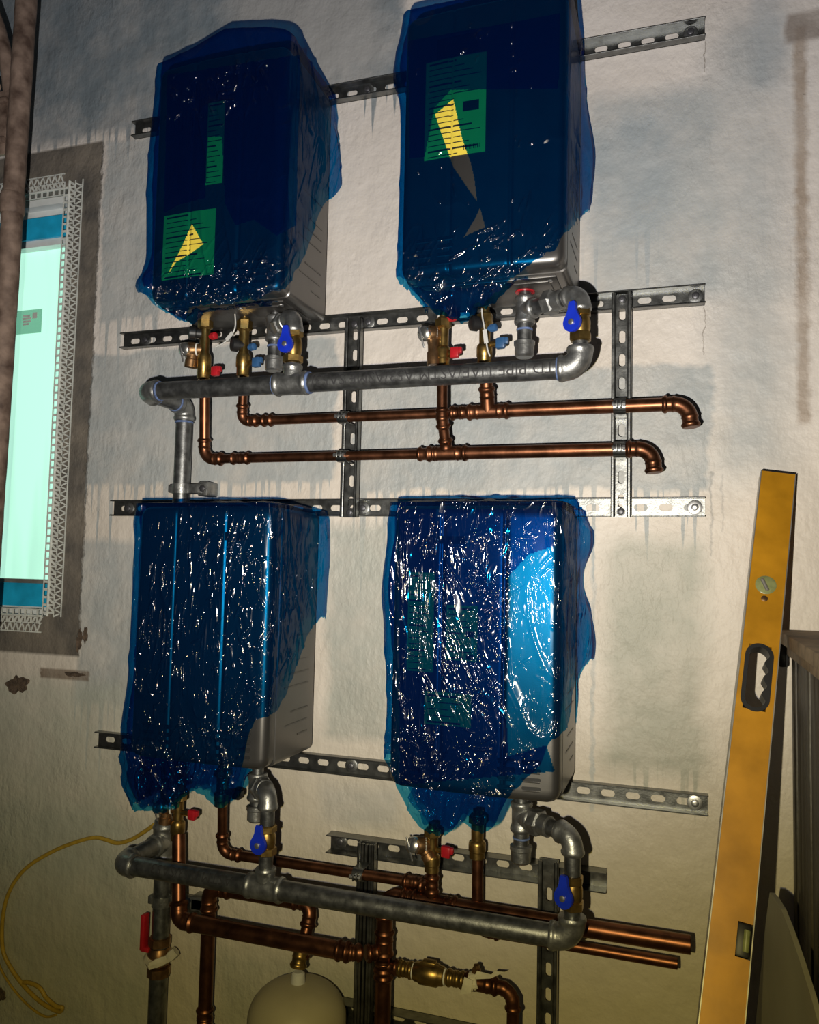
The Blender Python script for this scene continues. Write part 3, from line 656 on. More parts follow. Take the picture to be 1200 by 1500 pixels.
def gas_upper():
    zh = .3965+ZO; xl = P(222, 572, YH).x; xr = P(850, 541, YH).x; Yr = -.048; xl = -1.199
    root = thing('gas_pipe_run', Vector((xl, Yr, zh)), 'grey galvanised gas pipe under the upper heaters with stencilled lettering and two blue-handled valves', 'gas pipe', 'galvanised gas pipes')
    KL = Vector((xl, YH, zh)); KR = Vector((xr, YH, zh)); KD = Vector((xl, Yr, zh))
    p = pipe(root, KL+RT*.02, KR-RT*.02, RG, 'galvpipe'); elbow(root, KL, RT, IN, RG, 'galvfit', sock=.012, R=.026, feats=GASF, grow=.004)
    pipe(root, KL+IN*.02, KD-IN*.02, RG, 'galvpipe', 'nipple'); elbow(root, KD, OUT, DN, RG, 'galvfit', sock=.012, R=.028, feats=GASF, grow=.004)
    pipe(root, KD+DN*.02, Vector((xl, Yr, P(235, 1215, Yr).z)), RG, 'galvpipe', 'riser')
    for (A, d) in ((KL+RT*.041, RT), (KL+IN*.041, IN), (KD+OUT*.042, OUT), (KD+DN*.044, DN), (KR+LF*.043, LF)): collar_ring(root, A, d, RG+.0022, .005, 'sealant', 'thread_sealant')
    # left drop with tee on the header
    xt = P(428, 560, YH).x; T = Vector((xt, YH, zh)); tee(root, T, RT, UP, RG, RG*.8, 'galvfit', half=.04, br=.042, feats=GASF, grow=.004)
    collar_ring(root, T+RT*.042, RT, RG+.0035, .007, 'sealant', 'thread_sealant'); collar_ring(root, T+LF*.042, LF, RG+.002, .004, 'sealant', 'thread_sealant')
    rv = .0155; vb = P(430, 532, YH).z; vt = P(430, 484, YH).z; ez = P(430, 464, YH).z
    gas_valve(root, Vector((xt, YH, vt)), Vector((xt, YH, vb)), rv); pipe(root, Vector((xt, YH, zh+.03)), Vector((xt, YH, vb)), rv, 'galvpipe', 'nipple')
    gas_drop(root, P(403, 482, -.13), Vector((xt, YH, ez)), rv+.001, .055, .597+ZO, .42)
    # right drop
    elbow(root, KR, LF, UP, RG, 'galvfit', sock=.012, R=.03, feats=GASF, grow=.004)
    vb = P(852, 500, YH).z; vt = P(852, 452, YH).z; ez = P(850, 430, YH).z
    pipe(root, KR+UP*.03, Vector((xr, YH, vb)), rv, 'galvpipe', 'nipple'); gas_valve(root, Vector((xr, YH, vt)), Vector((xr, YH, vb)), rv)
    gas_drop(root, P(769, 455, -.13), Vector((xr, YH, ez)), rv+.001, .055, .597+ZO, .5)
    for z, q in ((vb-.012, xr),): collar_ring(root, Vector((q, YH, z)), UP, rv+.001, .004, 'sealant', 'thread_sealant')
    lettering(p, 'LTD PIPE-UAE/ASTM A53/ASME SA53/A', Vector((P(826, 545, YH).x, YH, zh)), LF, RG, .0335, Vector((.1, -1, -.06)), Vector((0, .06, -1)), 'inkgrey')
    # pipe bracket on the riser
    zc = P(275, 716, Yr).z; bx = P(297, 716, -.03).x
    b = part('riser_bracket', MB().lathe(Vector((xl, Yr, zc-.012)), UP, [(0, RG), (0, RG+.003), (.024, RG+.003), (.024, RG)], 20), MT['galvfit'], root)
    mb = MB(); mb.box(Vector(((xl+bx)/2+.01, -.04, zc)), (bx-xl, .03, .024), bev=.003); mb.box(Vector((bx+.012, -.025, zc)), (.03, .05, .036), bev=.004); mb.box(Vector((xl-RG-.006, Yr, zc)), (.014, .02, .02), bev=.003); part('bracket_arm', mb, MT['galvfit'], b)
    mb = MB(); mb.lathe(Vector((bx+.012, -.05, zc)), OUT, [(0, .009), (.004, .009), (.006, .005)], 6); part('bracket_bolt', mb, MT['darksteel'], b)
    return xl, Yr
XRI, YRI = gas_upper()
def gas_lower():
    zh = (P(180, 1263, YH).z+P(838, 1378, YH).z)/2; xr = P(838, 1378, YH).x; xl = XRI-.008
    root = thing('gas_pipe_run', Vector((xl, YRI, zh)), 'grey galvanised gas pipe under the lower heaters with faint lettering and two blue-handled valves', 'gas pipe', 'galvanised gas pipes')
    KL = Vector((xl, YH, zh)); KR = Vector((xr, YH, zh)); KT = Vector((xl, YRI, zh))
    p = pipe(root, KL+RT*.02, KR-RT*.02, RG, 'galvpipe'); elbow(root, KL, RT, IN, RG, 'galvfit', sock=.012, R=.026, feats=GASF, grow=.004)
    pipe(root, KL+IN*.02, KT+OUT*.02, RG, 'galvpipe', 'nipple')
    tee(root, KT, UP, OUT, RG+.002, RG, 'galvfit', half=.042, br=.045, feats=GASF, grow=.004)
    mb = MB(); mb.lathe(KT+UP*.04, UP, [(0, RG+.004), (.012, RG+.004), (.014, .014), (.05, .013)], 18); part('reducing_bush', mb, MT['galvfit'], root)
    zv = P(226, 1385, YRI).z
    pipe(root, KT+DN*.03, Vector((xl, YRI, zv)), RG, 'galvpipe', 'riser')
    mb = MB(); c = Vector((xl, YRI, zv)); mb.lathe(c+UP*.025, DN, [(0, RG+.001), (.002, RG+.006), (.02, RG+.006), (.022, RG+.001)], 8)
    mb.lathe(c+DN*.0, DN, [(0, RG+.002), (.012, RG+.008), (.03, RG+.008), (.04, RG+.003)], 20); mb.lathe(c+DN*.045, DN, [(0, RG+.002), (.002, RG+.007), (.022, RG+.007), (.024, RG+.001)], 8)
    v = part('valve_body', mb, MT['bronze'], root)
    a = P(212, 1358, YRI); mb = MB(); mb.box(Vector((xl-RG-.016, YRI-.012, zv+.035)), (.012, .022, .085), bev=.003); mb.box(Vector((xl-RG-.008, YRI-.012, zv-.004)), (.024, .02, .012), bev=.003); setp(part('lever', mb, MT['red'], v), 'dark red lever handle')
    mb = MB(); mb.sweep(dense([c+DN*.028+Vector((-.03, -.006, .004)), c+DN*.03+Vector((0, -RG-.011, 0)), c+DN*.022+Vector((.032, -.012, .004)), c+DN*.012+Vector((.05, -.004, .012))], .006), [.009+.004*random.random() for _ in range(99)][:len(dense([c+DN*.028+Vector((-.03, -.006, .004)), c+DN*.03+Vector((0, -RG-.011, 0)), c+DN*.022+Vector((.032, -.012, .004)), c+DN*.012+Vector((.05, -.004, .012))], .006))], 7)
    part('joint_tape', mb, MT['tape'], v)
    pipe(root, c+DN*.05, Vector((xl, YRI, .05)), RG+.001, 'galvpipe', 'riser')
    zc = P(232, 1318, YRI).z
    b = part('riser_bracket', MB().lathe(Vector((xl, YRI, zc-.012)), UP, [(0, RG), (0, RG+.003), (.024, RG+.003), (.024, RG)], 20), MT['galvfit'], root)
    mb = MB(); mb.box(Vector((xl+.06, -.03, zc)), (.10, .02, .03), bev=.004); mb.box(Vector((xl+.095, -.02, zc)), (.04, .04, .036), bev=.004); mb.box(Vector((xl-RG-.006, YRI, zc)), (.014, .02, .02), bev=.003); part('bracket_arm', mb, MT['galvfit'], b)
    rv = .0155
    xt = P(388, 1310, YH).x; T = Vector((xt, YH, zh)); tee(root, T, RT, UP, RG, RG*.8, 'galvfit', half=.042, br=.042, feats=GASF, grow=.004)
    vb = P(388, 1252, YH).z; vt = P(390, 1208, YH).z; ez = P(392, 1158, YH).z
    pipe(root, Vector((xt, YH, zh+.03)), Vector((xt, YH, vb)), rv, 'galvpipe', 'nipple'); gas_valve(root, Vector((xt, YH, vt)), Vector((xt, YH, vb)), rv)
    pipe(root, Vector((xt, YH, vt)), Vector((xt, YH, ez-.03)), rv, 'galvpipe', 'nipple')
    gas_drop(root, P(377, 1152, -.155), Vector((xt, YH, ez)), rv+.001, .03, ZO-.437, .4)
    elbow(root, KR, LF, UP, RG, 'galvfit', sock=.012, R=.03, feats=GASF, grow=.004)
    vb = P(838, 1332, YH).z; vt = P(838, 1282, YH).z; ez = P(835, 1224, YH).z
    pipe(root, KR+UP*.03, Vector((xr, YH, vb)), rv, 'galvpipe', 'nipple'); gas_valve(root, Vector((xr, YH, vt)), Vector((xr, YH, vb)), rv)
    pipe(root, Vector((xr, YH, vt)), Vector((xr, YH, ez-.03)), rv, 'galvpipe', 'nipple')
    gas_drop(root, P(764, 1196, -.14), Vector((xr, YH, ez)), rv+.001, .045, ZO-.437, .34)
    lettering(p, 'ASTM A53/SA53', Vector((P(345, 1290, YH).x, YH, zh)), LF, RG, .030, Vector((.1, -.95, .45)), Vector((0, -.45, -.95)), 'inkgrey')
    return zh
ZGL = gas_lower()

# ---- lower copper pipework
def lower_copper():
    YB, YA = -.112, -.092
    # run A: from the left lower heater to the upright below the right one
    zA = (P(345, 1254, YA).z+P(600, 1290, YA).z)/2; K = Vector((P(326, 1240, YA).x, YA, zA)); top = P(326, 1176, YV)
    zB = (P(633, 1325, YB).z+P(1010, 1388, YB).z)/2+.004
    hx = P(633, 1290, YB).x; HT = P(634, 1275, YB); BT = Vector((hx, YB, zB))
    root = thing('copper_pipe_run', K, 'copper line from left lower heater to a big tee under right lower heater', 'copper pipe', 'copper lines under the lower heaters')
    d = top-K; elbow(root, K, d, RT, RS, R=.024); pipe(root, K+d.normalized()*.035, top, RS)
    ae = Vector((hx-.02, YA, zA)); pipe(root, K+RT*.036, ae, RS); coupling(root, Vector((hx-.045, YA, zA)), RT, .05, RS+.001)
    pipe(root, BT, HT, RS+.001); tee(root, Vector((hx, YB, zA)), UP, Vector((-1, .35, 0)), RS+.001, RS, half=.03, br=.03)
    tee(root, BT, RT, UP, .0175, RS+.001, half=.055, br=.03)
    vx = P(562, 1420, YB).x; KB = Vector((vx, YB, zB)); pipe(root, BT, KB+RT*.04, .0175); coupling(root, KB+RT*.055, RT, .035, .0185)
    elbow(root, KB, RT, DN, .0175, R=.03, sock=.018)
    xe = P(1012, 1390, YB).x; pipe(root, BT+RT*.05, Vector((xe, YB, zB)), .0175)
    # upright 563 and the branch with the brass valve
    zc = (P(590, 1422, YB).z+P(700, 1437, YB).z)/2
    pipe(root, KB+DN*.03, Vector((vx, YB, .05)), .0175, name='drop_pipe')
    FT = Vector((vx, YB, P(555, 1392, YB).z)); tee(root, FT, UP, Vector((-1, -.8, 0)), .0175, .0143, half=.045, br=.04)
    CT = Vector((vx, YB, zc)); tee(root, CT, UP, RT, .0175, .0125, half=.03, br=.034)
    x1 = P(617, 1424, YB).x; x2 = P(752, 1445, YB).x
    pipe(root, CT, Vector((x1, YB, zc)), .0125, 'brass'); coupling(root, CT+RT*.05, RT, .035, .0135, 'brass')
    xa, xb = P(606, 1424, YB).x, P(652, 1430, YB).x
    mb = MB(); L = xb-xa; mb.lathe(Vector((xa, YB, zc)), RT, [(0, .016), (.004, .019), (.012, .020), (.016, .023), (L-.016, .023), (L-.012, .020), (L-.004, .019), (L, .016)], 18)
    v = part('check_valve', mb, MT['brass'], root)
    mb = MB(); mb.box(Vector(((xa+xb)/2, YB, zc+.021)), (.03, .02, .012), bev=.003); part('valve_bonnet', mb, MT['brass'], v)
    for x in (xa, xb): collar_ring(root, Vector((x, YB, zc)), RT, .0165, .004, 'ptfe', 'thread_tape')
    pipe(root, Vector((xb, YB, zc)), Vector((x2-.03, YB, zc)), .0125, 'brass')
    coupling(root, Vector((P(668, 1431, YB).x, YB, zc)), RT, .04, .0135, 'brass'); coupling(root, Vector((P(705, 1436, YB).x, YB, zc)), RT, .07, .0145, 'copper')
    elbow(root, Vector((x2, YB, zc)), LF, DN, .0125, R=.028, sock=.014); pipe(root, Vector((x2, YB, zc-.03)), Vector((x2, YB, .05)), .0125, name='drop_pipe')
    # masking tape tied round the branch
    c = Vector((P(698, 1432, YB).x, YB, zc)); mb = MB()
    ti = Vector((-.25, 0, 1)).normalized(); mb.lathe(c+Vector((-.012, 0, 0)), Vector((1, 0, .35)), [(0, .0175), (0, .0182), (.018, .0186), (.018, .0175)], 18)
    mb.prism([(-.008, .0), (.028, .008), (.058, .026), (.036, .024), (.030, .016), (.0, .018)], c+Vector((.004, -.012, .012)), RT, UP, .001)
    mb.prism([(-.014, .0), (.004, -.004), (.0, -.03), (-.022, -.036)], c+Vector((-.006, -.021, .018)), RT, UP, .001)
    part('masking_tape', mb, MT['tape'], root, smooth=False)
    mb = MB(); mb.lathe(c+UP*.016, UP, [(0, .010), (.012, .010), (.014, .007), (.02, .006)], 6); part('bleed_plug', mb, MT['bronze'], root)
    # run F: from the other valve of the left lower heater
    YF = -.158; zF = (P(290, 1357, YF).z+P(500, 1389, YF).z)/2; K = Vector((P(262, 1344, YF).x, YF, zF)); top = P(262, 1222, YV)
    r2 = thing('copper_pipe_run', K, 'thick copper pipe running level in front of the tank pipe below the lower gas pipe', 'copper pipe', 'copper lines under the lower heaters')
    d = top-K; elbow(r2, K, d, RT, .0175, R=.026, sock=.02); pipe(r2, K+d.normalized()*.04, top, .0155)
    KE = Vector((vx-.055, YF, zF)); pipe(r2, K+RT*.03, KE-RT*.03, .0185)
    dv = (FT-KE); coupling(r2, KE-RT*.02, RT, .03, .0175); elbow(r2, KE, LF, dv, .0143, R=.022, sock=.012); pipe(r2, KE+dv.normalized()*.03, FT-dv.normalized()*.036, .0143)
    # E-G pipe to the tank
    YE = -.078; k0 = P(311, 1300, YE); zE = k0.z; g0 = Vector((P(457, 1320, YE).x, YE, zE)); xE = P(302, 1440, YE).x
    r3 = thing('copper_pipe_run', Vector((xE, YE, 0)), 'upright copper pipe rising behind the thick level pipe, with a branch to the cream tank', 'copper pipe', 'copper lines under the lower heaters')
    KE2 = Vector((xE, YE, zE)); elbow(r3, KE2, DN, RT, .0165, R=.026, sock=.03); pipe(r3, KE2+DN*.05, Vector((xE, YE, .05)), .0165, name='drop_pipe'); coupling(r3, Vector((xE, YE, P(292, 1490, YE).z)), UP, .05, .0165)
    pipe(r3, KE2+RT*.05, g0-RT*.04, .0165)
    tk = P(437, 1430, -.12); dg = (tk-g0); elbow(r3, g0, LF, dg, .0143, R=.024, sock=.022); pipe(r3, g0+dg.normalized()*.04, tk+UP*.03, .0135)
    coupling(r3, g0+dg*.62, dg, .04, .0138); coupling(r3, tk+UP*.028-dg.normalized()*.02, dg, .06, .0145, 'brass')
    # tank
    rt = .108; t = thing('expansion_tank', Vector((tk.x, tk.y, 0)), 'cream enamelled expansion tank with domed top at the foot of the pipework', 'tank')
    prof = []; zt = tk.z-.012
    for k in range(13):
        a = PI/2*k/12; prof.append((.075*(1-math.cos(a)), max(.004, rt*math.sin(a)**.8)))
    prof = [(q[0], q[1]) for q in prof]+[(.42, rt)]+[(.42+.06*math.sin(PI/2*k/8), rt*max(math.cos(PI/2*k/8), .05)) for k in range(1, 9)]
    part('shell', MB().lathe(Vector((tk.x, tk.y, zt)), DN, prof, 40), MT['tank'], t)
    part('neck', MB().lathe(Vector((tk.x, tk.y, zt-.006)), UP, [(0, .017), (.008, .016), (.024, .0145), (.028, .010)], 16), MT['white'], t)
    a = P(408, 1470, -.22); mb = MB(); mb.box(Vector((tk.x-.03, tk.y-.101, zt-.075)), (.022, .002, .012), (Vector((.955, .296, 0)), Vector((-.296, .955, 0)), UP)); part('faint_sticker', mb, MT['sheet'], t)
    mb = MB()
    for k in range(3): mb.box(Vector((tk.x+.085*math.cos(2*PI*k/3+.5), tk.y+.085*math.sin(2*PI*k/3+.5), (zt-.42)/2)), (.016, .016, zt-.42), bev=.002)
    part('foot_bracket', mb, MT['galv'], t)
    # cold branch D of the right lower heater
    YD = -.0755; zD = P(990, 1411, YD).z; top = P(700, 1250, YD); KD = Vector((P(700, 1300, YD).x, YD, zD))
    r4 = thing('copper_pipe_run', KD, 'thin copper pipe dropping from the right lower heater and ending open beside the level', 'copper pipe', 'copper lines under the lower heaters')
    elbow(r4, KD, UP, RT, RS, R=.024); pipe(r4, KD+UP*.03, top, RS+.001); pipe(r4, KD+RT*.03, Vector((P(993, 1411, YD).x, YD, zD)), RS)
    clamp(VX3, zA, RS, YA, -.056, 'steel clamp holding copper pipe to the ribbed strut beside the tank')
lower_copper()

# ------------------------------------------------------------------ valves under the heaters
def iso_valve(px, ytop, ybot, Y, color, label, knob=None, relief=None, blackcap=None, hand=None, tag=None, r=.0125):
    A, B = P(px, ytop, Y), P(px, ybot, Y); B = Vector((A.x, Y, B.z)); L = A.z-B.z
    root = thing('isolation_valve', B, label, 'valve', 'brass service valves under the heaters')
    mb = MB(); pr = [(0, r*.75), (L*.10, r*.75), (L*.10, r+.001), (L*.14, r+.003), (L*.28, r+.003), (L*.30, r), (L*.62, r-.0005), (L*.66, r+.004), (L*.70, r+.005), (L*.84, r+.005), (L*.86, r+.003), (L*.98, r+.003), (L, r)]
    mb.lathe(A, DN, pr, 16); body = part('valve_body', mb, MT['brass'], root)
    mb = MB(); mb.lathe(A+DN*L*.12, DN, [(0, r+.003), (.002, r+.006), (L*.15, r+.006), (L*.15+.002, r+.003)], 6); part('union_nut', mb, MT['brass'], root)
    if hand:
        c = P(*hand, Y-.006); s = (c-Vector((A.x, Y, c.z))); sd = s.normalized()
        mb = MB(); mb.cyl(Vector((A.x, Y, c.z)), c, .006, 10); part('stem', mb, MT['brass'], body)
        mb = MB(); mb.box(c+sd*.004, (.022, .016, .024), (sd, Vector((0, 1, 0)), UP), bev=.004); mb.box(c+sd*.014+UP*.004, (.016, .012, .014), (sd, Vector((0, 1, 0)), UP), bev=.003)
        part('handle', mb, MT[color], body)
    if knob:
        c = P(*knob, Y-.01); mb = MB(); sd = (c-Vector((A.x, Y, c.z))).normalized(); mb.lathe(c-sd*.014, sd, [(0, .006), (.006, .006), (.006, .009), (.018, .009), (.02, .006)], 8); part('knob', mb, MT[color], body)
    if blackcap:
        c = P(*blackcap, Y-.015); sd = (c-Vector((A.x, Y, c.z))).normalized(); mb = MB(); mb.lathe(c-sd*.02, sd, [(0, .012), (.012, .012), (.014, .0165), (.028, .0165), (.031, .012)], 14); part('port_cap', mb, MT['black'], body)
    if relief:
        c, out = P(*relief[0], Y-.012), P(*relief[1], Y-.012); j = Vector((A.x, Y, c.z)); sd = (j-c).normalized(); 
        mb = MB(); mb.lathe(c-sd*.004, sd, [(0, .013), (.006, .0185), (.02, .0185), (.026, .015), ((j-c).length, .011)], 16); rv = part('relief_valve', mb, MT['bronze'], root)
        d = (out-c); mb = MB(); mb.lathe(c+sd*.012, d, [(0, .013), (d.length*.55, .013), (d.length*.6, .0155), (d.length, .0155)], 14); part('outlet', mb, MT['bronze'], rv)
        mb = MB(); tc = (CAM-c).normalized(); tc = (tc-sd*.9).normalized(); mb.lathe(c+tc*.004, tc, [(0, .017), (.012, .017), (.016, .013), (.018, .005)], 18); part('cap', mb, MT['chrome'], rv)
        mb = MB(); q = c+tc*.022; mb.box(q+DN*.008, (.004, .003, .05), (Vector((1, 0, .3)).normalized(), Vector((0, 1, 0)), Vector((-.3, 0, 1)).normalized()), bev=.001); part('test_lever', mb, MT['steel'], rv)
        collar_ring(root, c+sd*((j-c).length*.55), sd, .0165, .004, 'ptfe', 'thread_tape')
    if tag:
        pts = smooth_path([P(q[0], q[1], Y-.03) for q in tag], 6); mb = MB(); mb.sweep(pts, .0017, 6); w_ = part('tag_wire', mb, MT['white'], root)
        a, c = pts[int(len(pts)*.45)], pts[int(len(pts)*.66)]; e = (c-a); mb = MB(); mb.box((a+c)/2+OUT*.002, (.009, .002, e.length), (e.normalized().cross(OUT).normalized(), OUT, e.normalized())); part('paper_tag', mb, MT['white'], w_)
iso_valve(302, 452, 556, YV, 'red', 'brass valve with red handles and a side relief valve under the left upper heater', knob=(314, 492), hand=(314, 544), relief=((276, 512), (272, 538)), blackcap=(283, 488))
iso_valve(359, 458, 552, YV, 'steelblue', 'brass valve with dull blue handles and a hanging tag under the left upper heater', knob=(371, 508), hand=(374, 531), blackcap=(345, 505), tag=((343, 448), (345, 475), (340, 490), (328, 502), (316, 508)))
iso_valve(650, 458, 538, YV, 'red', 'brass valve with a red handle and round-capped relief valve under the right upper heater', hand=(664, 517), knob=(664, 465), relief=((627, 489), (628, 535)))
iso_valve(711, 450, 536, YV, 'steelblue', 'brass valve with dull blue handles and a white tag under the right upper heater', knob=(724, 480), hand=(731, 503), blackcap=(696, 474), tag=((706, 452), (707, 465), (711, 487), (714, 510), (718, 522)))
iso_valve(263, 1150, 1232, YV, 'red', 'brass valve with a dark red handle under the left lower heater', hand=(280, 1193), relief=((238, 1182), (234, 1206)))
iso_valve(326, 1120, 1182, YV, 'black', 'brass valve half hidden by blue film above the bent copper pipe', hand=(345, 1163))
iso_valve(634, 1205, 1278, YV, 'red', 'brass valve with red handle and lever relief valve under the right lower heater', hand=(651, 1247), relief=((610, 1238), (622, 1258)))
iso_valve(700, 1185, 1258, -.08, 'steelblue', 'plain brass union above the thin copper drop under the right lower heater', r=.0135)

# ------------------------------------------------------------------ heaters
YR0, YF0 = -.026, -.262
def heater(XL, XR_, zb, zt, label, labels, plate, vents, extra_tags=()):
    W_, H_ = XR_-XL, zt-zb; cx, cz = (XL+XR_)/2, (zb+zt)/2
    root = thing('water_heater', Vector((cx, 0, zb)), label, 'water heater', 'wall-hung water heaters in blue film')
    D_ = YR0-YF0
    # casing tub: sides, top, bottom
    mb = MB(); outl = rrect(W_, H_, .012, 4); n = len(outl)
    rg = [[Vector((cx+p[0], y, cz+p[1])) for p in rrect(W_-2*i, H_-2*i, .014, 4)] for (y, i) in ((YR0, .0), (YF0+.052, .0), (YF0+.050, .0025), (YF0+.046, .0025))]
    mb.rings(rg); part('casing', mb, MT['casing'], root, 30)
    # front cover: three upright facets, rounded edges
    def facet(x):
        q = abs(x-cx)-.185*W_; return .0032*math.exp(-(q/.0042)**2)+(0 if q <= -.006 else (.078*q if q > .006 else .078*(q+.006)**2/.024))
    def bend(m_):
        for q in m_.v: q.y += facet(q.x)
        return m_
    eu = [-.5, -.497, -.49, -.48, -.468, -.455, -.43, -.35, -.25, -.22, -.208, -.203, -.199, -.195, -.191, -.188, -.185, -.182, -.179, -.175, -.171, -.167, -.162, -.15, -.1, 0]; eu = eu+[-q for q in reversed(eu[:-1])]
    ev = [-.5, -.498, -.494, -.488, -.48, -.47, -.455, -.3, 0, .3, .455, .47, .48, .488, .494, .498, .5]
    cr_, er = .024, .017; vs = []; fs = []
    for u_ in eu:
        for v_ in ev:
            x, z = u_*W_, v_*H_; qx, qz = abs(x)-(W_/2-cr_), abs(z)-(H_/2-cr_)
            if qx > 0 and qz > 0:
                l_ = math.hypot(qx, qz); d_ = cr_-l_
                if d_ < 0: x, z = math.copysign(W_/2-cr_+qx/l_*cr_, x), math.copysign(H_/2-cr_+qz/l_*cr_, z); d_ = 0
            else: d_ = cr_-max(qx, qz)
            y = YF0+facet(cx+x)+(er-math.sqrt(max(er*er-(er-d_)**2, 0)) if d_ < er else 0)
            vs.append(Vector((cx+x, y, cz+z)))
    nv = len(ev); nu = len(eu)
    for i in range(nu-1):
        for j in range(nv-1): fs.append((i*nv+j, (i+1)*nv+j, (i+1)*nv+j+1, i*nv+j+1))
    loop = [i*nv for i in range(nu)]+[(nu-1)*nv+j for j in range(1, nv)]+[i*nv+nv-1 for i in range(nu-2, -1, -1)]+[j for j in range(nv-2, 0, -1)]
    b0 = len(vs); vs += [Vector((vs[i].x, YF0+.046, vs[i].z)) for i in loop]
    for k in range(len(loop)): k2 = (k+1) % len(loop); fs.append((loop[k], b0+k, b0+k2, loop[k2]))
    fs.append(tuple(range(b0, b0+len(loop))))
    mb = MB(); mb.add(vs, fs); fc = part('front_cover', mb, MT['casing'], root, 50)
    # name slot near the top
    px0, py0, px1, py1 = plate; a, c = P(px0, py0, YF0), P(px1, py1, YF0)
    mb = MB(); mb.prism(rrect(c.x-a.x, max(a.z-c.z, .012), .005, 3, (a.x+c.x)/2, (a.z+c.z)/2), Vector((0, YF0+.0006, 0)), RT, UP, .002); part('name_plate', bend(mb), MT['slotblack'], fc)
    # louvres
    for side in vents:
        for col in range(2):
            for row in range(4):
                x = (XR_-.052-col*.047) if side > 0 else (XL+.052+col*.047); z = zb+.026+row*.0165
                mb = MB(); mb.prism(stadium(.036, .007, 5, x, z), Vector((0, YF0+.0004, 0)), RT, UP, .001); part('louvre_slot', bend(mb), MT['slotblack'], fc)
                mb = MB(); mb.sweep([Vector((x-.016, YF0-.0003, z-.0046)), Vector((x+.016, YF0-.0003, z-.0046))], .0014, 6); part('louvre_lip', bend(mb), MT['casing'], fc)
    # underside
    mb = MB(); mb.box(Vector((cx, (YR0+YF0)/2+.02, zb-.001)), (W_-.05, D_-.09, .004), bev=.001); mb.box(Vector((cx+W_*.25, (YR0+YF0)/2, zb-.004)), (.09, .07, .004), bev=.001)
    bp = part('bottom_plate', mb, MT['plate'], root)
    for k in range(6):
        mb = MB(); mb.lathe(Vector((XL+.04+k*(W_-.08)/5, YR0-.03-.12*(k % 2), zb-.002)), DN, [(0, .006), (.003, .006), (.004, .003)], 8); part('plate_screw', mb, MT['steel'], bp)
    # wall bracket hidden behind
    mb = MB(); mb.box(Vector((cx, YR0/2-.012, zt-.02)), (.2, .004, .06)); mb.box(Vector((cx, YR0/2-.012, zb+.03)), (.2, .004, .05)); part('wall_bracket', mb, MT['galv'], root)
    # rating print on the right side
    x = XR_+.0006
    for k in range(9):
        z = zb+.05+k*.028; ln = .05+.09*((k*37) % 10)/10
        if k % 4 == 3: continue
        mb = MB(); mb.box(Vector((x, YR0-.03-ln/2, z)), (.0006, ln, .0035)); part('side_print', mb, MT['plate'], root, smooth=False)
    def strip(x, y, z, w_, th, h_):            # thin print that follows the facets
        m_ = MB(); n_ = max(2, int(w_/.006)); m_.rings([[Vector((x-w_/2+w_*k/n_, y+sy*th/2, z+sz*h_/2)) for (sy, sz) in ((1, 1), (1, -1), (-1, -1), (-1, 1))] for k in range(n_+1)]); return bend(m_)
    # labels
    for i, (qx0, qy0, qx1, qy1, kind) in enumerate(labels):
        a, c = P(qx0, qy0, YF0), P(qx1, qy1, YF0); y = YF0-.0012; wq, hq = c.x-a.x, a.z-c.z
        mb = strip((a.x+c.x)/2, y, (a.z+c.z)/2, wq, .0008, hq); s = setp(part('energy_label', mb, MT['labely' if kind != 'w' else 'labelw'], root, smooth=False), 'yellow printed energy label seen through blue film' if kind != 'w' else 'white printed sheet')
        rows = max(3, int(hq/.0115)); yy = y-.0006
        for k in range(rows):
            ln = wq*(.45+.45*((k*53+i*17) % 10)/10); z = a.z-hq*(k+.6)/rows
            if kind == 'g' and .42 < (k+.6)/rows < .62: ln = min(ln, wq*.42)
            mb = strip(a.x+wq*.06+ln/2, yy, z, ln, .0004, .0018 if k % 4 else .0038); part('print_line', mb, MT['ink'], s, smooth=False)
        if kind == 'g':
            mb = strip(a.x+wq*.76, yy, a.z-hq*.52, wq*.26, .0005, hq*.10); part('print_block', mb, MT['ink'], s, smooth=False)
            for k in range(9):
                mb = MB(); mb.box(Vector((a.x+wq*(.66+.032*k), yy, c.z+hq*.07)), (.0016+.0012*(k % 2), .0004, .010)); part('print_bar', bend(mb), MT['ink'], s, smooth=False)
    return root
HX = ((-1.168, -.826), (-.552, -.213)); ZU = (.592+ZO, 1.158+ZO); ZL_ = (-.437+ZO, .122+ZO)
heater(*HX[0], *ZU, 'left upper heater, grey casing with its bottom corner label showing through torn film', ((239, 316, 313, 402, 'e'), (306, 152, 326, 268, 'e')), (330, 112, 392, 124), (1,))
heater(*HX[1], *ZU, 'right upper heater, grey casing with a yellow label showing through a tear', ((624, 92, 711, 222, 'g'),), (640, 58, 700, 76), (-1,))
heater(*HX[0], *ZL_, 'left lower heater, grey casing bare along its lower right side', (), (282, 779, 362, 792), (1, -1))
heater(*HX[1], *ZL_, 'right lower heater, grey casing with louvred corner bare of film', ((598, 838, 634, 985, 'e'), (655, 886, 699, 969, 'g'), (622, 1012, 690, 1066, 'e')), (620, 785, 682, 797), (1, -1))

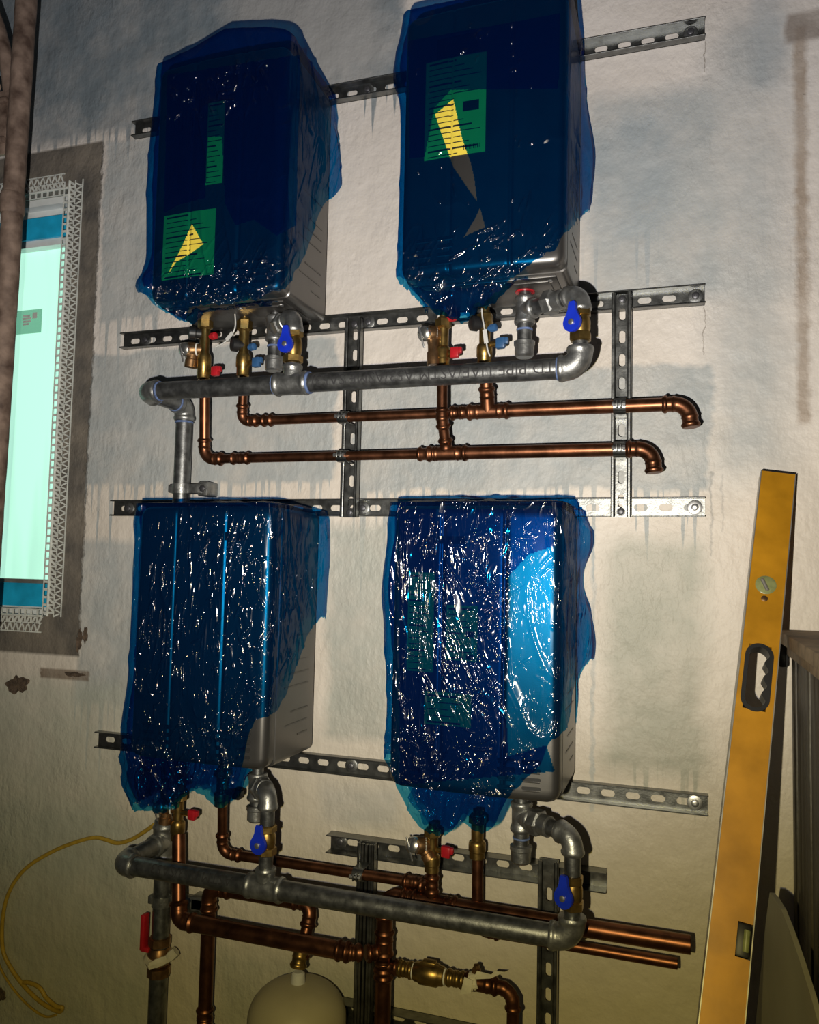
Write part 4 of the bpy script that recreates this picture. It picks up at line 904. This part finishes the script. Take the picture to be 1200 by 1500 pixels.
# ------------------------------------------------------------------ blue film
_G = {}
def vnoise(x, y, seed):
    if seed not in _G: _G[seed] = np.random.default_rng(seed).uniform(-1, 1, (256, 256))
    g = _G[seed]; xi, yi = np.floor(x).astype(int), np.floor(y).astype(int); fx, fy = x-xi, y-yi
    fx = fx*fx*(3-2*fx); fy = fy*fy*(3-2*fy); G = lambda a, b: g[a % 256, b % 256]
    return (G(xi, yi)*(1-fx)+G(xi+1, yi)*fx)*(1-fy)+(G(xi, yi+1)*(1-fx)+G(xi+1, yi+1)*fx)*fy
def ridge(x, y, seed):
    return np.clip(1-np.abs(vnoise(x, y, seed))*3.2, 0, 1)**1.5
def in_poly(x, y, poly):
    ins = np.zeros(x.shape, bool); n = len(poly)
    for i in range(n):
        (x0, y0), (x1, y1) = poly[i], poly[(i+1) % n]
        c = ((y0 > y) != (y1 > y)) & (x < (x1-x0)*(y-y0)/(y1-y0+1e-9)+x0); ins ^= c
    return ins
def film(XL, XR_, zb, zt, label, hem_front, hem_side, bumps, top_rise, tears, amp, crink, seed, left_drop=0.0, layers=(), folds=(), rand=None):
    e0 = .0065; W_ = XR_-XL; r = .024; yf = YF0-e0; xl, xr = XL-e0, XR_+e0; yr = YR0+.012
    # perimeter: left rear -> left front corner -> right front corner -> right rear
    per = [(xl, yr), (xl, yf+r)]+[(xl+r-r*math.cos(a), yf+r-r*math.sin(a)) for a in np.linspace(0, PI/2, 7)[1:]]
    per += [(xr-r+r*math.sin(a), yf+r-r*math.cos(a)) for a in np.linspace(0, PI/2, 7)]+[(xr, yr)]
    per = np.array(per); seg = np.r_[0, np.cumsum(np.hypot(*np.diff(per, axis=0).T))]; T = seg[-1]
    s_lf = seg[1]+r; s_rf = T-(yr-yf)+r*0.0
    NU, NV = 560, 360
    s = np.linspace(0, T, NU); px, py = np.interp(s, seg, per[:, 0]), np.interp(s, seg, per[:, 1])
    tx, ty = np.gradient(px), np.gradient(py); ln = np.hypot(tx, ty); nx, ny = ty/ln, -tx/ln       # outward
    # hem height along the perimeter
    hs, hz = [], []
    f0 = P(*hem_front[0], yf)
    hs.append(0); hz.append(f0.z+.0-left_drop)
    for (qx, qy) in hem_front:
        q = P(qx, qy, yf); hs.append((yr-yf)+(q.x-xl)); hz.append(q.z)
    for (qx, qy) in hem_side:
        q = PX(qx, qy, xr+.004); hs.append(max(hs[-1]+.004, min((yr-yf)+(xr-xl)+(q.y-yf), T+.05))); hz.append(q.z)
    o = np.argsort(hs); hs, hz = np.array(hs)[o], np.array(hz)[o]; hs = hs*T/((yr-yf)*2+(xr-xl)) if True else hs
    hem = np.interp(s, hs, hz); kk = np.hanning(25)[1:-1]; kk /= kk.sum(); hem = np.convolve(np.pad(hem, 11, 'edge'), kk, 'valid'); hem += .004*vnoise(s*60, s*0+3, seed)+.003*vnoise(s*160, s*0+5, seed+1)
    tr = np.interp(s/T, *zip(*top_rise)) if top_rise else np.zeros(NU)
    ztop = zt+.006+tr
    t = np.linspace(0, 1, NV); S = np.repeat(s[:, None], NV, 1); Z = hem[:, None]+(ztop-hem)[:, None]*t[None, :]
    X = np.repeat(px[:, None], NV, 1); Y = np.repeat(py[:, None], NV, 1); NX = np.repeat(nx[:, None], NV, 1); NY = np.repeat(ny[:, None], NV, 1)
    # wrinkles
    q1 = ridge(S*16+Z*5, Z*7-S*3, seed+2); q2 = ridge(S*38-Z*22, Z*15+S*12, seed+3); q3 = vnoise(S*9, Z*6, seed+4)*.5+.5; q4 = ridge(S*80+Z*30, Z*22, seed+5)
    low = np.clip((zb+.16-Z)/.2, 0, 1); side = np.clip((S-(T-.20))/.12, 0, 1)
    clump = np.clip((vnoise(S*7, Z*7, seed+6)+.25)*1.6, 0, 1)
    disp = amp*(q1*.0030+q2*.0022*clump*(.35+low)+q4*.0008*clump*low+q3*.0035)*(1+1.5*low+.6*side)
    for (cs, cz, ws, wz, a) in bumps:                 # loose folds that stand off the casing
        disp = disp+a*np.exp(-((S/T-cs)/ws)**2-((Z-ZO-cz)/wz)**2)
    # sharp little fold lines: those seen in the photograph, then scattered ones
    rr = random.Random(seed); fl = []
    for (x0, y0, x1, y1, hh) in folds:
        a_, c_ = P(x0, y0, yf), P(x1, y1, yf); fl.append(((yr-yf)+(a_.x-xl), a_.z, (yr-yf)+(c_.x-xl), c_.z, hh*.001, .0018+.0006*rr.random()))
    for (n_, s0, s1, z0, z1, ang, sd, l0, l1, h0, h1) in (rand or ()):
        k_ = 0
        while k_ < n_:
            cs, cz = (s0+(s1-s0)*rr.random())*T, ZO+z0+(z1-z0)*rr.random()
            if vnoise(np.array([cs*9]), np.array([cz*9]), seed+41)[0] < rr.uniform(-.8, .5): continue
            k_ += 1; an = math.radians(rr.gauss(ang, sd)); ln_ = rr.uniform(l0, l1)/2; dx_, dz_ = math.sin(an)*ln_, math.cos(an)*ln_
            fl.append((cs-dx_, cz-dz_, cs+dx_, cz+dz_, rr.uniform(h0, h1)*.001, rr.uniform(.0013, .0024)))
    fold = np.zeros_like(disp)
    for (sa, za, sb, zb_, hh, sg) in fl:
        i0, i1 = np.searchsorted(s, min(sa, sb)-.008), np.searchsorted(s, max(sa, sb)+.008)
        if i1-i0 < 2: continue
        SS, ZZ = S[i0:i1], Z[i0:i1]; ex, ez = sb-sa, zb_-za; L2 = ex*ex+ez*ez+1e-12
        tt = ((SS-sa)*ex+(ZZ-za)*ez)/L2; dp = ((SS-sa)*ez-(ZZ-za)*ex)/math.sqrt(L2)+.0012*math.sin(seed+sa*900)*np.sin(tt*PI)
        fold[i0:i1] += hh*np.exp(-(dp/sg)**2)*np.clip(1-np.abs(2*tt-1)**3, 0, 1)
    disp = disp+np.minimum(fold, .0055)
    X = X+NX*disp; Y = Y+NY*disp
    # below the casing the bag hangs in and gathers
    k = np.clip((zb-Z)/.12, 0, 1.3); mid = (xl+xr)/2
    Y = Y+(.028*k+.012*k*vnoise(S*22, Z*9, seed+8))*(S > .05); X = X+(mid-X)*.10*k+.008*k*vnoise(S*26, Z*14, seed+9)
    # fold over the top
    NT = 14; vs = [np.stack([X, Y, Z], -1)]
    tops = []
    for i in range(1, NT+1):
        f = i/NT; cxp, cyp = (mid, YR0+.004)
        x = X[:, -1]+(cxp-X[:, -1])*f*.98; y = Y[:, -1]+(cyp-Y[:, -1])*f*.98; z = Z[:, -1]+.010*math.sin(PI*min(f*2, 1)/2)+.006*vnoise(x*30, y*30, seed+10)*min(1, f*3)-np.clip(tr, 0, 1)*f*.9
        tops.append(np.stack([x, y, np.maximum(z, zt+.003)], -1))
    V = np.concatenate([vs[0], np.stack(tops, 1)], 1); NV2 = V.shape[1]
    idx = np.arange(NU*NV2).reshape(NU, NV2)
    F = np.stack([idx[:-1, :-1], idx[1:, :-1], idx[1:, 1:], idx[:-1, 1:]], -1).reshape(-1, 4); V = V.reshape(-1, 3)
    cen = V[F].mean(1); u, v = proj_np(cen)
    keep = np.ones(len(F), bool); frontish = cen[:, 1] < YF0+.03
    for poly in tears: keep &= ~(in_poly(u, v, poly) & frontish)
    F = F[keep]; used = np.unique(F); remap = -np.ones(len(V), int); remap[used] = np.arange(len(used)); Vn = V[used]; F = remap[F]
    base = Vector(((XL+XR_)/2, 0, zb))
    me = bpy.data.meshes.new('plastic_wrap'); me.from_pydata((Vn-np.array(base)).tolist(), [], F.tolist())
    at_ = me.attributes.new('crinkle', 'FLOAT', 'POINT')
    cr = crink(Vn, zb, zt, XL, XR_) if callable(crink) else np.full(len(Vn), crink); at_.data.foreach_set('value', cr.astype(np.float32))
    me.polygons.foreach_set('use_smooth', [True]*len(me.polygons)); me.materials.append(MT['film']); me.update()
    ob = bpy.data.objects.new('plastic_wrap', me); C.objects.link(ob); ob.location = base
    setp(ob, label, 'plastic film', 'blue film bags over the heaters')
    zz = V.reshape(NU, NV2, 3)[:, :NV]; rows = [j for j in range(NV)]
    ki = [i for i in range(0, NU, 2) if hem[i] < zb-.012]
    if len(ki) > 4:                                   # back side of the bag, hanging below the casing
        nr = 40; VV = []
        for i in ki:
            for j in range(nr):
                f = j/(nr-1); z = hem[i]+.006*vnoise(np.array([i*.11]), np.array([9.]), seed)[0]+(zb-.004-hem[i])*f
                jj = int(np.clip((z-hem[i])/(ztop[i]-hem[i])*(NV-1), 0, NV-1)); q = zz[i, jj]
                VV.append((q[0], min(q[1]+.03+.05*f+.012*vnoise(np.array([i*.13]), np.array([z*22]), seed+31)[0], YR0-.004), z))
        VV = np.array(VV); ii = np.arange(len(ki)*nr).reshape(len(ki), nr); FF = [tuple(q) for a_ in range(len(ki)-1) if ki[a_+1]-ki[a_] == 2 for q in np.stack([ii[a_, :-1], ii[a_+1, :-1], ii[a_+1, 1:], ii[a_, 1:]], -1).tolist()]
        m2 = bpy.data.meshes.new('back_ply'); m2.from_pydata((VV-np.array(base)).tolist(), [], FF); m2.attributes.new('crinkle', 'FLOAT', 'POINT').data.foreach_set('value', np.full(len(VV), .8, np.float32))
        m2.polygons.foreach_set('use_smooth', [True]*len(m2.polygons)); m2.materials.append(MT['film']); ob2 = bpy.data.objects.new('back_ply', m2); C.objects.link(ob2); ob2.parent = ob
    for poly in layers:                               # a second thickness where the bag is folded over itself
        pts = [P(x, y, YF0-.0060) for (x, y) in poly]; xs = [q.x for q in pts]; zs = [q.z for q in pts]
        n1, n2 = 150, 200; gx, gz = np.meshgrid(np.linspace(min(xs), max(xs), n1), np.linspace(min(zs), max(zs), n2), indexing='ij')
        gy = np.full(gx.shape, YF0-.0056)-.002*amp*ridge(gx*30, gz*25, seed+20)
        VV = np.stack([gx, gy, gz], -1).reshape(-1, 3); ii = np.arange(n1*n2).reshape(n1, n2); FF = np.stack([ii[:-1, :-1], ii[1:, :-1], ii[1:, 1:], ii[:-1, 1:]], -1).reshape(-1, 4)
        u, v = proj_np(VV[FF].mean(1)); FF = FF[in_poly(u, v, poly)]
        m2 = bpy.data.meshes.new('folded_layer'); m2.from_pydata((VV-np.array(base)).tolist(), [], FF.tolist()); m2.attributes.new('crinkle', 'FLOAT', 'POINT').data.foreach_set('value', np.full(len(VV), .1, np.float32))
        m2.polygons.foreach_set('use_smooth', [True]*len(m2.polygons)); m2.materials.append(MT['film']); ob2 = bpy.data.objects.new('folded_layer', m2); C.objects.link(ob2); ob2.parent = ob
def cr_low(base, lo):
    return lambda V, zb, zt, a, b: base+lo*np.clip((zb+.16-V[:, 2])/.16, 0, 1)
def cr_top(base, lo):
    return lambda V, zb, zt, a, b: base+lo*np.clip((zb+.16-V[:, 2])/.16, 0, 1)+lo*np.exp(-((V[:, 0]-(a+.45*(b-a)))/.09)**2-((V[:, 2]-(zt-.13))/.09)**2)
film(*HX[0], *ZU, 'blue film bag on the left upper heater, humped on top, scrunched below',
     [(214, 425), (222, 446), (250, 466), (262, 469), (275, 452), (300, 446), (340, 443), (385, 436), (412, 422)], [(420, 417), (440, 385), (458, 345), (470, 305), (478, 292), (488, 272)],
     [(.93, 1.02, .06, .10, .022), (.98, .90, .05, .12, .02), (.25, .88, .05, .18, .018), (.30, .63, .05, .03, .02), (.05, .62, .1, .05, .02)],
     [(0, 0), (.28, -.01), (.40, .012), (.52, .045), (.64, .03), (.72, .01), (1, 0)],
     [[(281, 328), (298, 358), (278, 372), (258, 384), (246, 402), (252, 388), (266, 362)]], .75, cr_top(.4, .9), 11,
     folds=[(315, 125, 345, 129, 4.6), (356, 112, 350, 130, 4.6), (316, 151, 340, 150, 4.6), (300, 153, 309, 174, 4.6), (361, 154, 354, 174, 4.6), (324, 174, 337, 152, 4.4), (320, 127, 330, 118, 4), (412, 342, 425, 355, 4.6), (280, 395, 276, 415, 4.4), (345, 400, 352, 415, 4.6), (380, 393, 396, 388, 4.6), (300, 390, 312, 400, 4.4), (372, 425, 392, 420, 4.6), (338, 395, 343, 408, 4.4)],
     rand=[(45, .33, .66, 1.0, 1.12, 40, 60, .008, .03, 3.2, 5.2), (130, .30, .70, .55, .66, 60, 60, .008, .03, 3.2, 5.2), (26, .72, .98, .7, 1.1, 4, 6, .05, .16, 1.2, 2.2)],
     layers=[[(245, 110), (440, 80), (434, 330), (405, 345), (372, 322), (345, 330), (330, 300), (325, 200), (305, 200), (300, 290), (262, 300), (240, 312)]])
film(*HX[1], *ZU, 'blue film bag on the right upper heater, torn open over its yellow label',
     [(586, 402), (600, 428), (625, 448), (655, 461), (680, 456), (715, 436), (750, 408), (790, 379), (812, 362)], [(818, 355), (833, 338), (848, 322), (855, 306)],
     [(.985, .70, .05, .05, .030), (.96, .85, .05, .16, .012), (.24, 1.06, .05, .07, .030), (.985, .92, .04, .1, .016)],
     [(0, 0), (.3, 0), (1, 0)],
     [[(664, 145), (637, 168), (652, 211), (657, 225), (664, 245), (699, 296), (695, 262), (690, 240), (677, 203)], [(703, 304), (697, 318), (679, 348), (694, 340), (711, 333)]], .55, cr_low(.2, .4), 23,
     folds=[(690, 60, 698, 46, 4.2), (665, 83, 678, 74, 4), (684, 421, 727, 387, 4.4), (738, 390, 780, 361, 4.4), (715, 400, 735, 385, 4), (678, 365, 676, 390, 4.2), (679, 364, 695, 362, 4.2), (657, 270, 660, 290, 4), (752, 312, 762, 290, 4), (764, 310, 770, 280, 4), (745, 340, 760, 345, 4.6), (690, 345, 720, 335, 4)],
     rand=[(70, .31, .70, .52, .68, 40, 30, .01, .05, 2.2, 4.0), (26, .33, .66, .7, 1.1, 30, 30, .005, .02, 3, 4.6), (20, .74, .99, .62, .8, 30, 40, .01, .05, 1.5, 2.6)],
     layers=[[(598, 60), (820, 20), (818, 130), (713, 131), (660, 132), (636, 158), (622, 230), (600, 232)]])
film(*HX[0], *ZL_, 'blue film bag on the left lower heater, finely creased, slipped off its lower right side',
     [(178, 1190), (200, 1193), (228, 1193), (245, 1178), (262, 1166), (285, 1160), (300, 1172), (322, 1190), (344, 1168), (355, 1140), (358, 1108), (365, 1084), (371, 1070)], [(378, 1062), (405, 1042), (420, 1012), (435, 975), (450, 930), (460, 908)],
     [(.22, .085, .05, .03, .03), (.22, -.38, .06, .09, .035), (.20, -.52, .07, .07, .04), (.97, .06, .05, .08, .02), (.98, -.08, .04, .1, .015)],
     None, [], .9, cr_low(.5, .4), 35, folds=[(262, 768, 249, 806, 2.6), (257, 818, 250, 850, 3), (251, 852, 246, 874, 3), (316, 788, 311, 832, 3), (307, 862, 303, 896, 3), (298, 905, 293, 965, 2.6), (242, 902, 236, 1000, 2.4), (236, 910, 231, 1010, 2.2), (276, 840, 272, 884, 2.4), (413, 800, 417, 868, 2.4), (425, 812, 431, 890, 2.4), (366, 850, 385, 900, 2.4), (340, 915, 348, 945, 2.2)],
     rand=[(90, .30, .68, -.2, .1, 6, 10, .02, .08, 1.8, 3.2), (95, .50, .70, -.45, .1, 25, 35, .012, .045, 1.8, 3.2), (150, .32, .70, -.54, -.15, 30, 40, .012, .045, 3.0, 5.2), (110, .70, .97, -.25, .1, 3, 14, .015, .08, 1.6, 3.0)])
film(*HX[1], *ZL_, 'blue film bag on the right lower heater, densely crinkled and shining bright blue',
     [(569, 1112), (580, 1150), (598, 1205), (620, 1222), (643, 1228), (655, 1220), (666, 1204), (684, 1213), (700, 1222), (722, 1216), (735, 1186), (752, 1160), (775, 1141), (800, 1118)], [(812, 1105), (826, 1080), (836, 1040), (843, 1000), (847, 970)],
     [(.97, .06, .05, .05, .028), (.975, -.16, .05, .10, .032), (.22, -.04, .06, .12, .030), (.22, -.18, .05, .05, .012)],
     None, [], 1.0, cr_low(.6, .3), 47, folds=[(611, 815, 607, 1000, 2.6), (617, 830, 613, 950, 2.0), (588, 790, 585, 880, 2.2), (652, 880, 669, 926, 2.6), (669, 926, 692, 968, 2.6), (687, 888, 701, 952, 2.6), (698, 950, 716, 992, 2.4), (640, 905, 664, 960, 2), (664, 960, 690, 1010, 2), (700, 856, 724, 838, 2.4), (700, 858, 716, 866, 2.4), (704, 878, 736, 912, 2.8), (722, 905, 740, 960, 2.8), (736, 930, 742, 1000, 2.6), (716, 940, 738, 985, 2.2), (724, 840, 752, 862, 2), (735, 795, 772, 823, 2.2), (742, 838, 775, 812, 2), (752, 862, 748, 880, 2), (682, 1098, 722, 1096, 2.8), (684, 1088, 715, 1078, 2.4), (600, 1105, 604, 1125, 2.4), (660, 1010, 664, 1050, 2.4), (720, 1110, 724, 1130, 2.4)],
     rand=[(130, .30, .70, -.44, .1, 35, 38, .012, .05, 1.4, 2.8), (90, .38, .60, -.3, .02, -25, 10, .025, .075, 1.4, 2.6), (110, .49, .58, -.26, .0, 10, 50, .006, .025, 1.6, 3.2), (130, .30, .70, -.58, -.32, 20, 55, .010, .04, 2.6, 4.6), (60, .70, .95, -.4, .1, 5, 14, .015, .07, 1.2, 2.6), (40, .29, .34, -.45, .08, 0, 5, .02, .1, 1.4, 2.6)],
     layers=[[(585, 746), (815, 746), (812, 800), (775, 812), (744, 845), (738, 1000), (745, 1108), (800, 1092), (812, 1130), (585, 1150)]])

# ------------------------------------------------------------------ spirit level leaning on the wall
def level():
    T = P(1140.5, 692, -.035); B0 = P(1057, 1500, -.45); d = (T-B0).normalized(); t = (T.z-.004)/d.z; Bt = T-d*t; Ln = t
    n = OUT-d*OUT.dot(d); n.normalize(); s = d.cross(n).normalized()
    if s.x < 0: s = -s
    hw = .031; dp = .026
    root = thing('spirit_level', Bt, 'long yellow box spirit level leaning against the wall', 'spirit level')
    fr = lambda px, py: (lambda q: ((q-Bt).dot(d), (q-Bt).dot(s)))(onplane(px, py))
    def onplane(px, py):
        r_ = ray(px, py); return CAM+r_*((T-CAM).dot(n)/r_.dot(n))
    h0, h1 = fr(1092, 1037)[0], fr(1128, 948)[0]; v0, v1 = fr(1075, 1400)[0], fr(1086, 1350)[0]
    mb = MB(); bx = lambda a, b, c0, c1, dd=dp: mb.box(Bt+d*((a+b)/2)+s*((c0+c1)/2)-n*dd/2, (b-a, c1-c0, dd), (d, s, n))
    bx(0, v0, -hw, hw); bx(v0, v1, -hw, hw-.022); bx(v1, h0, -hw, hw); bx(h0, h1, -hw, -hw+.012); bx(h0, h1, hw-.012, hw); bx(h1, Ln, -hw, hw)
    part('frame', mb, MT['yellow'], root)
    for q in (-1, 1):
        mb = MB(); mb.box(Bt+d*Ln/2+s*q*(hw+.0008)-n*(dp/2), (Ln-.002, .0016, dp+.006), (d, s, n)); part('milled_edge', mb, MT['alu'], root)
    mb = MB(); mb.box(Bt+d*(Ln+.0012)-n*dp/2, (.003, hw*2, dp), (d, s, n)); part('end_cap', mb, MT['black'], root)
    # hand hold: rubber ring with finger waves on one side
    N = 40; L = h1-h0; outer, inner = [], []
    for k in range(N):
        a = 2*PI*(k+.5)/N; c, q = math.cos(a), math.sin(a); w0 = .0240; w1 = .0172
        outer.append((c*w0+math.copysign(L/2-w0+.003, c), q*w0))
        ix, iy = c*w1+math.copysign(L/2-w1-.004, c), q*w1
        inner.append((ix, iy))
    # side toward +s carries the finger bumps
    def dens(poly, M_):
        P2 = np.array(poly+[poly[0]]); sg = np.r_[0, np.cumsum(np.hypot(*np.diff(P2, axis=0).T))]; tt = np.linspace(0, sg[-1], M_, endpoint=False)
        return list(zip(np.interp(tt, sg, P2[:, 0]), np.interp(tt, sg, P2[:, 1])))
    outer, inner = dens(outer, 120), dens(inner, 120)
    inner = [(x, y-(.0038*(1+math.cos(x/L*2*PI*4.2)) if (y > .010 and abs(x) < L*.36) else 0)) for (x, y) in inner]
    mb = MB(); mb.frame(outer, inner, Bt+d*((h0+h1)/2)-n*(dp+.002), d, s, (dp+.004) if d.cross(s).dot(n) > 0 else -(dp+.004)); part('hand_grip', mb, MT['black'], root)
    c = onplane(1122, 857); mb = MB(); mb.lathe(c-n*.002, n, [(0, .0185), (.003, .0185), (.004, .0165), (.004, .001)], 24); vh = part('plumb_vial', mb, MT['vial'], root)
    mb = MB(); mb.cyl(c+n*.003-d*.012+s*.004, c+n*.003+d*.010-s*.008, .0035, 10); part('vial_tube', mb, MT['alu'], vh)
    c = onplane(1120, 877); mb = MB(); mb.lathe(c-n*.001, n, [(0, .006), (.002, .006), (.003, .003)], 14); part('set_screw', mb, MT['bronze'], root)
    mb = MB(); c = Bt+d*((v0+v1)/2)+s*(hw-.012)-n*(dp/2); mb.box(c, (v1-v0-.001, .022, dp+.004), (d, s, n), bev=.004); vb = part('vial_block', mb, MT['black'], root)
    mb = MB(); mb.cyl(c+n*(dp/2-.001)+s*.004-d*.016, c+n*(dp/2-.001)+s*.004+d*.016, .0055, 12); part('vial_tube', mb, MT['vial'], vb)
level()

# ------------------------------------------------------------------ plank bin and loose board on the right
def bin_():
    c = P(1143, 922, -.005); X0 = c.x+.014; zt = c.z; Yf = -.62
    root = thing('plank_bin', Vector((X0+.3, -.3, 0)), 'dark plank bin with a dusty wooden lid standing beside the level', 'bin')
    mb = MB(); mb.box(Vector((X0+.29, Yf/2-.012, zt-.012)), (.62, -Yf+.014, .024), bev=.003); part('lid', mb, MT['lid'], root)
    mb = MB(); mb.box(Vector((X0+.003, Yf/2-.005, zt-.036)), (.018, -Yf, .024), bev=.002); part('lid_batten', mb, MT['lid'], root)
    y = -.012
    k = 0
    while y > Yf+.02:
        w_ = .050+.008*((k*7) % 3); mb = MB(); mb.box(Vector((X0+.012+.0015*((k*5) % 3), y-w_/2, (zt-.048)/2+.001)), (.014, w_-.004, zt-.05), bev=.005, seg=2); part('plank', mb, MT['slat'], root); y -= w_; k += 1
    x = X0+.03
    while x < X0+.58:
        mb = MB(); mb.box(Vector((x+.03, Yf+.01, (zt-.048)/2+.001)), (.056, .014, zt-.05), bev=.005, seg=2); part('plank', mb, MT['slat'], root); x += .06
    mb = MB(); mb.box(Vector((X0+.3, Yf/2, .02)), (.55, -Yf-.05, .03)); part('base', mb, MT['slat'], root)
    mb = MB(); q = P(1143, 958, -.03); mb.box(Vector((X0-.012, -.03, q.z)), (.018, .02, .05), bev=.004); mb.box(Vector((X0-.004, -.03, q.z+.02)), (.02, .02, .008), bev=.002); part('hasp', mb, MT['black'], root)
    # loose board with a curved edge leaning in front of the bin
    pts = [(1135, 1308), (1142, 1316), (1152, 1332), (1164, 1362), (1180, 1408), (1196, 1458), (1208, 1500), (1214, 1530), (1110, 1530), (1114, 1500), (1122, 1420), (1129, 1352)]
    A0, B0 = Vector((.136, -.10, 0)), Vector((.183, -.44, 0)); e = (B0-A0).normalized(); nn = Vector((e.y, -e.x, 0))
    def hit(x, y): r_ = ray(x, y); return CAM+r_*((A0-CAM).dot(nn)/r_.dot(nn))
    q = [hit(x, y) for (x, y) in pts]; q[8] = Vector((q[8].x, q[8].y, .004)); q[7] = Vector((q[7].x, q[7].y, .004))
    n = len(q); vs = q+[v+nn*(.008 if nn.x < 0 else -.008) for v in q]; mb = MB()
    mb.add(vs, [tuple(reversed(range(n))), tuple(range(n, 2*n))]+[(i, (i+1) % n, n+(i+1) % n, n+i) for i in range(n)])
    solo('loose_board', mb, MT['sheet'], 'pointed offcut of grey board standing upright in front of the dark bin', 'board', Vector((.16, -.27, 0)), smooth=False)
bin_()

# ------------------------------------------------------------------ yellow cable on the wall
pts = [(226, 1208, -.05), (212, 1218, -.035), (192, 1230, -.02), (172, 1235, -.012), (155, 1230, -.010), (138, 1227, -.010), (110, 1234, -.010), (76, 1248, -.010), (38, 1272, -.012), (14, 1305, -.012), (4, 1345, -.012), (4, 1390, -.010), (16, 1418, -.010), (34, 1443, -.010), (56, 1465, -.010), (76, 1478, -.010), (88, 1482, -.012), (91, 1476, -.014), (82, 1474, -.016), (68, 1462, -.016), (58, 1447, -.016), (44, 1440, -.016), (34, 1439, -.016)]
mb = MB(); mb.sweep(smooth_path([P(*q) for q in pts], 8), .0052, 10)
solo('cable', mb, MT['cable'], 'yellow cable curling down the wall from the gas riser', 'cable', P(226, 1208, -.05))
pts = [(-6, 1400, -.012), (4, 1425, -.012), (22, 1452, -.011), (45, 1476, -.011), (66, 1489, -.011), (82, 1487, -.012)]
mb = MB(); mb.sweep(smooth_path([P(*q) for q in pts], 8), .003, 8)
solo('cable', mb, MT['cable'], 'thinner yellow wire looping beneath the yellow cable', 'cable', P(-6, 1400, -.012))
# ------------------------------------------------------------------ knocked-out plaster under the window
def gouge(px, py, rx, rz, label, seed):
    c = P(px, py, 0); rr = random.Random(seed); mb = MB(); rg = []
    N = 44; f1, f2, f3 = (rr.random()*6 for _ in range(3)); jit = [1+.18*math.sin(2*PI*k/N*2+f1)+.13*math.sin(2*PI*k/N*5+f2)+.08*math.sin(2*PI*k/N*9+f3)+.07*(rr.random()-.5) for k in range(N)]
    for (f, y) in ((1, -.0005), (.9, -.004), (.65, -.0015), (.3, -.001)):
        rg.append([c+Vector((math.cos(2*PI*k/N)*rx*f*jit[k], y-.0015*rr.random(), math.sin(2*PI*k/N)*rz*f*jit[k])) for k in range(N)])
    mb.rings(rg); solo('plaster_chip', mb, MT['gouge'], label, 'plaster damage', c, 'broken patches of plaster under the window', smooth=False)
gouge(26, 1003, .034, .026, 'largest ragged plaster hole, below the window by the scaffold post', 1)
gouge(117, 938, .009, .026, 'narrow plaster gouge at the corner under the window', 2)
gouge(126, 930, .006, .024, 'thin slanting plaster gouge nearest the left lower heater', 3)
gouge(110, 988, .028, .007, 'long flat broken strip of plaster under the window corner', 4)
gouge(3, 1456, .014, .014, 'small broken spot of plaster beside the curled yellow cable', 5)
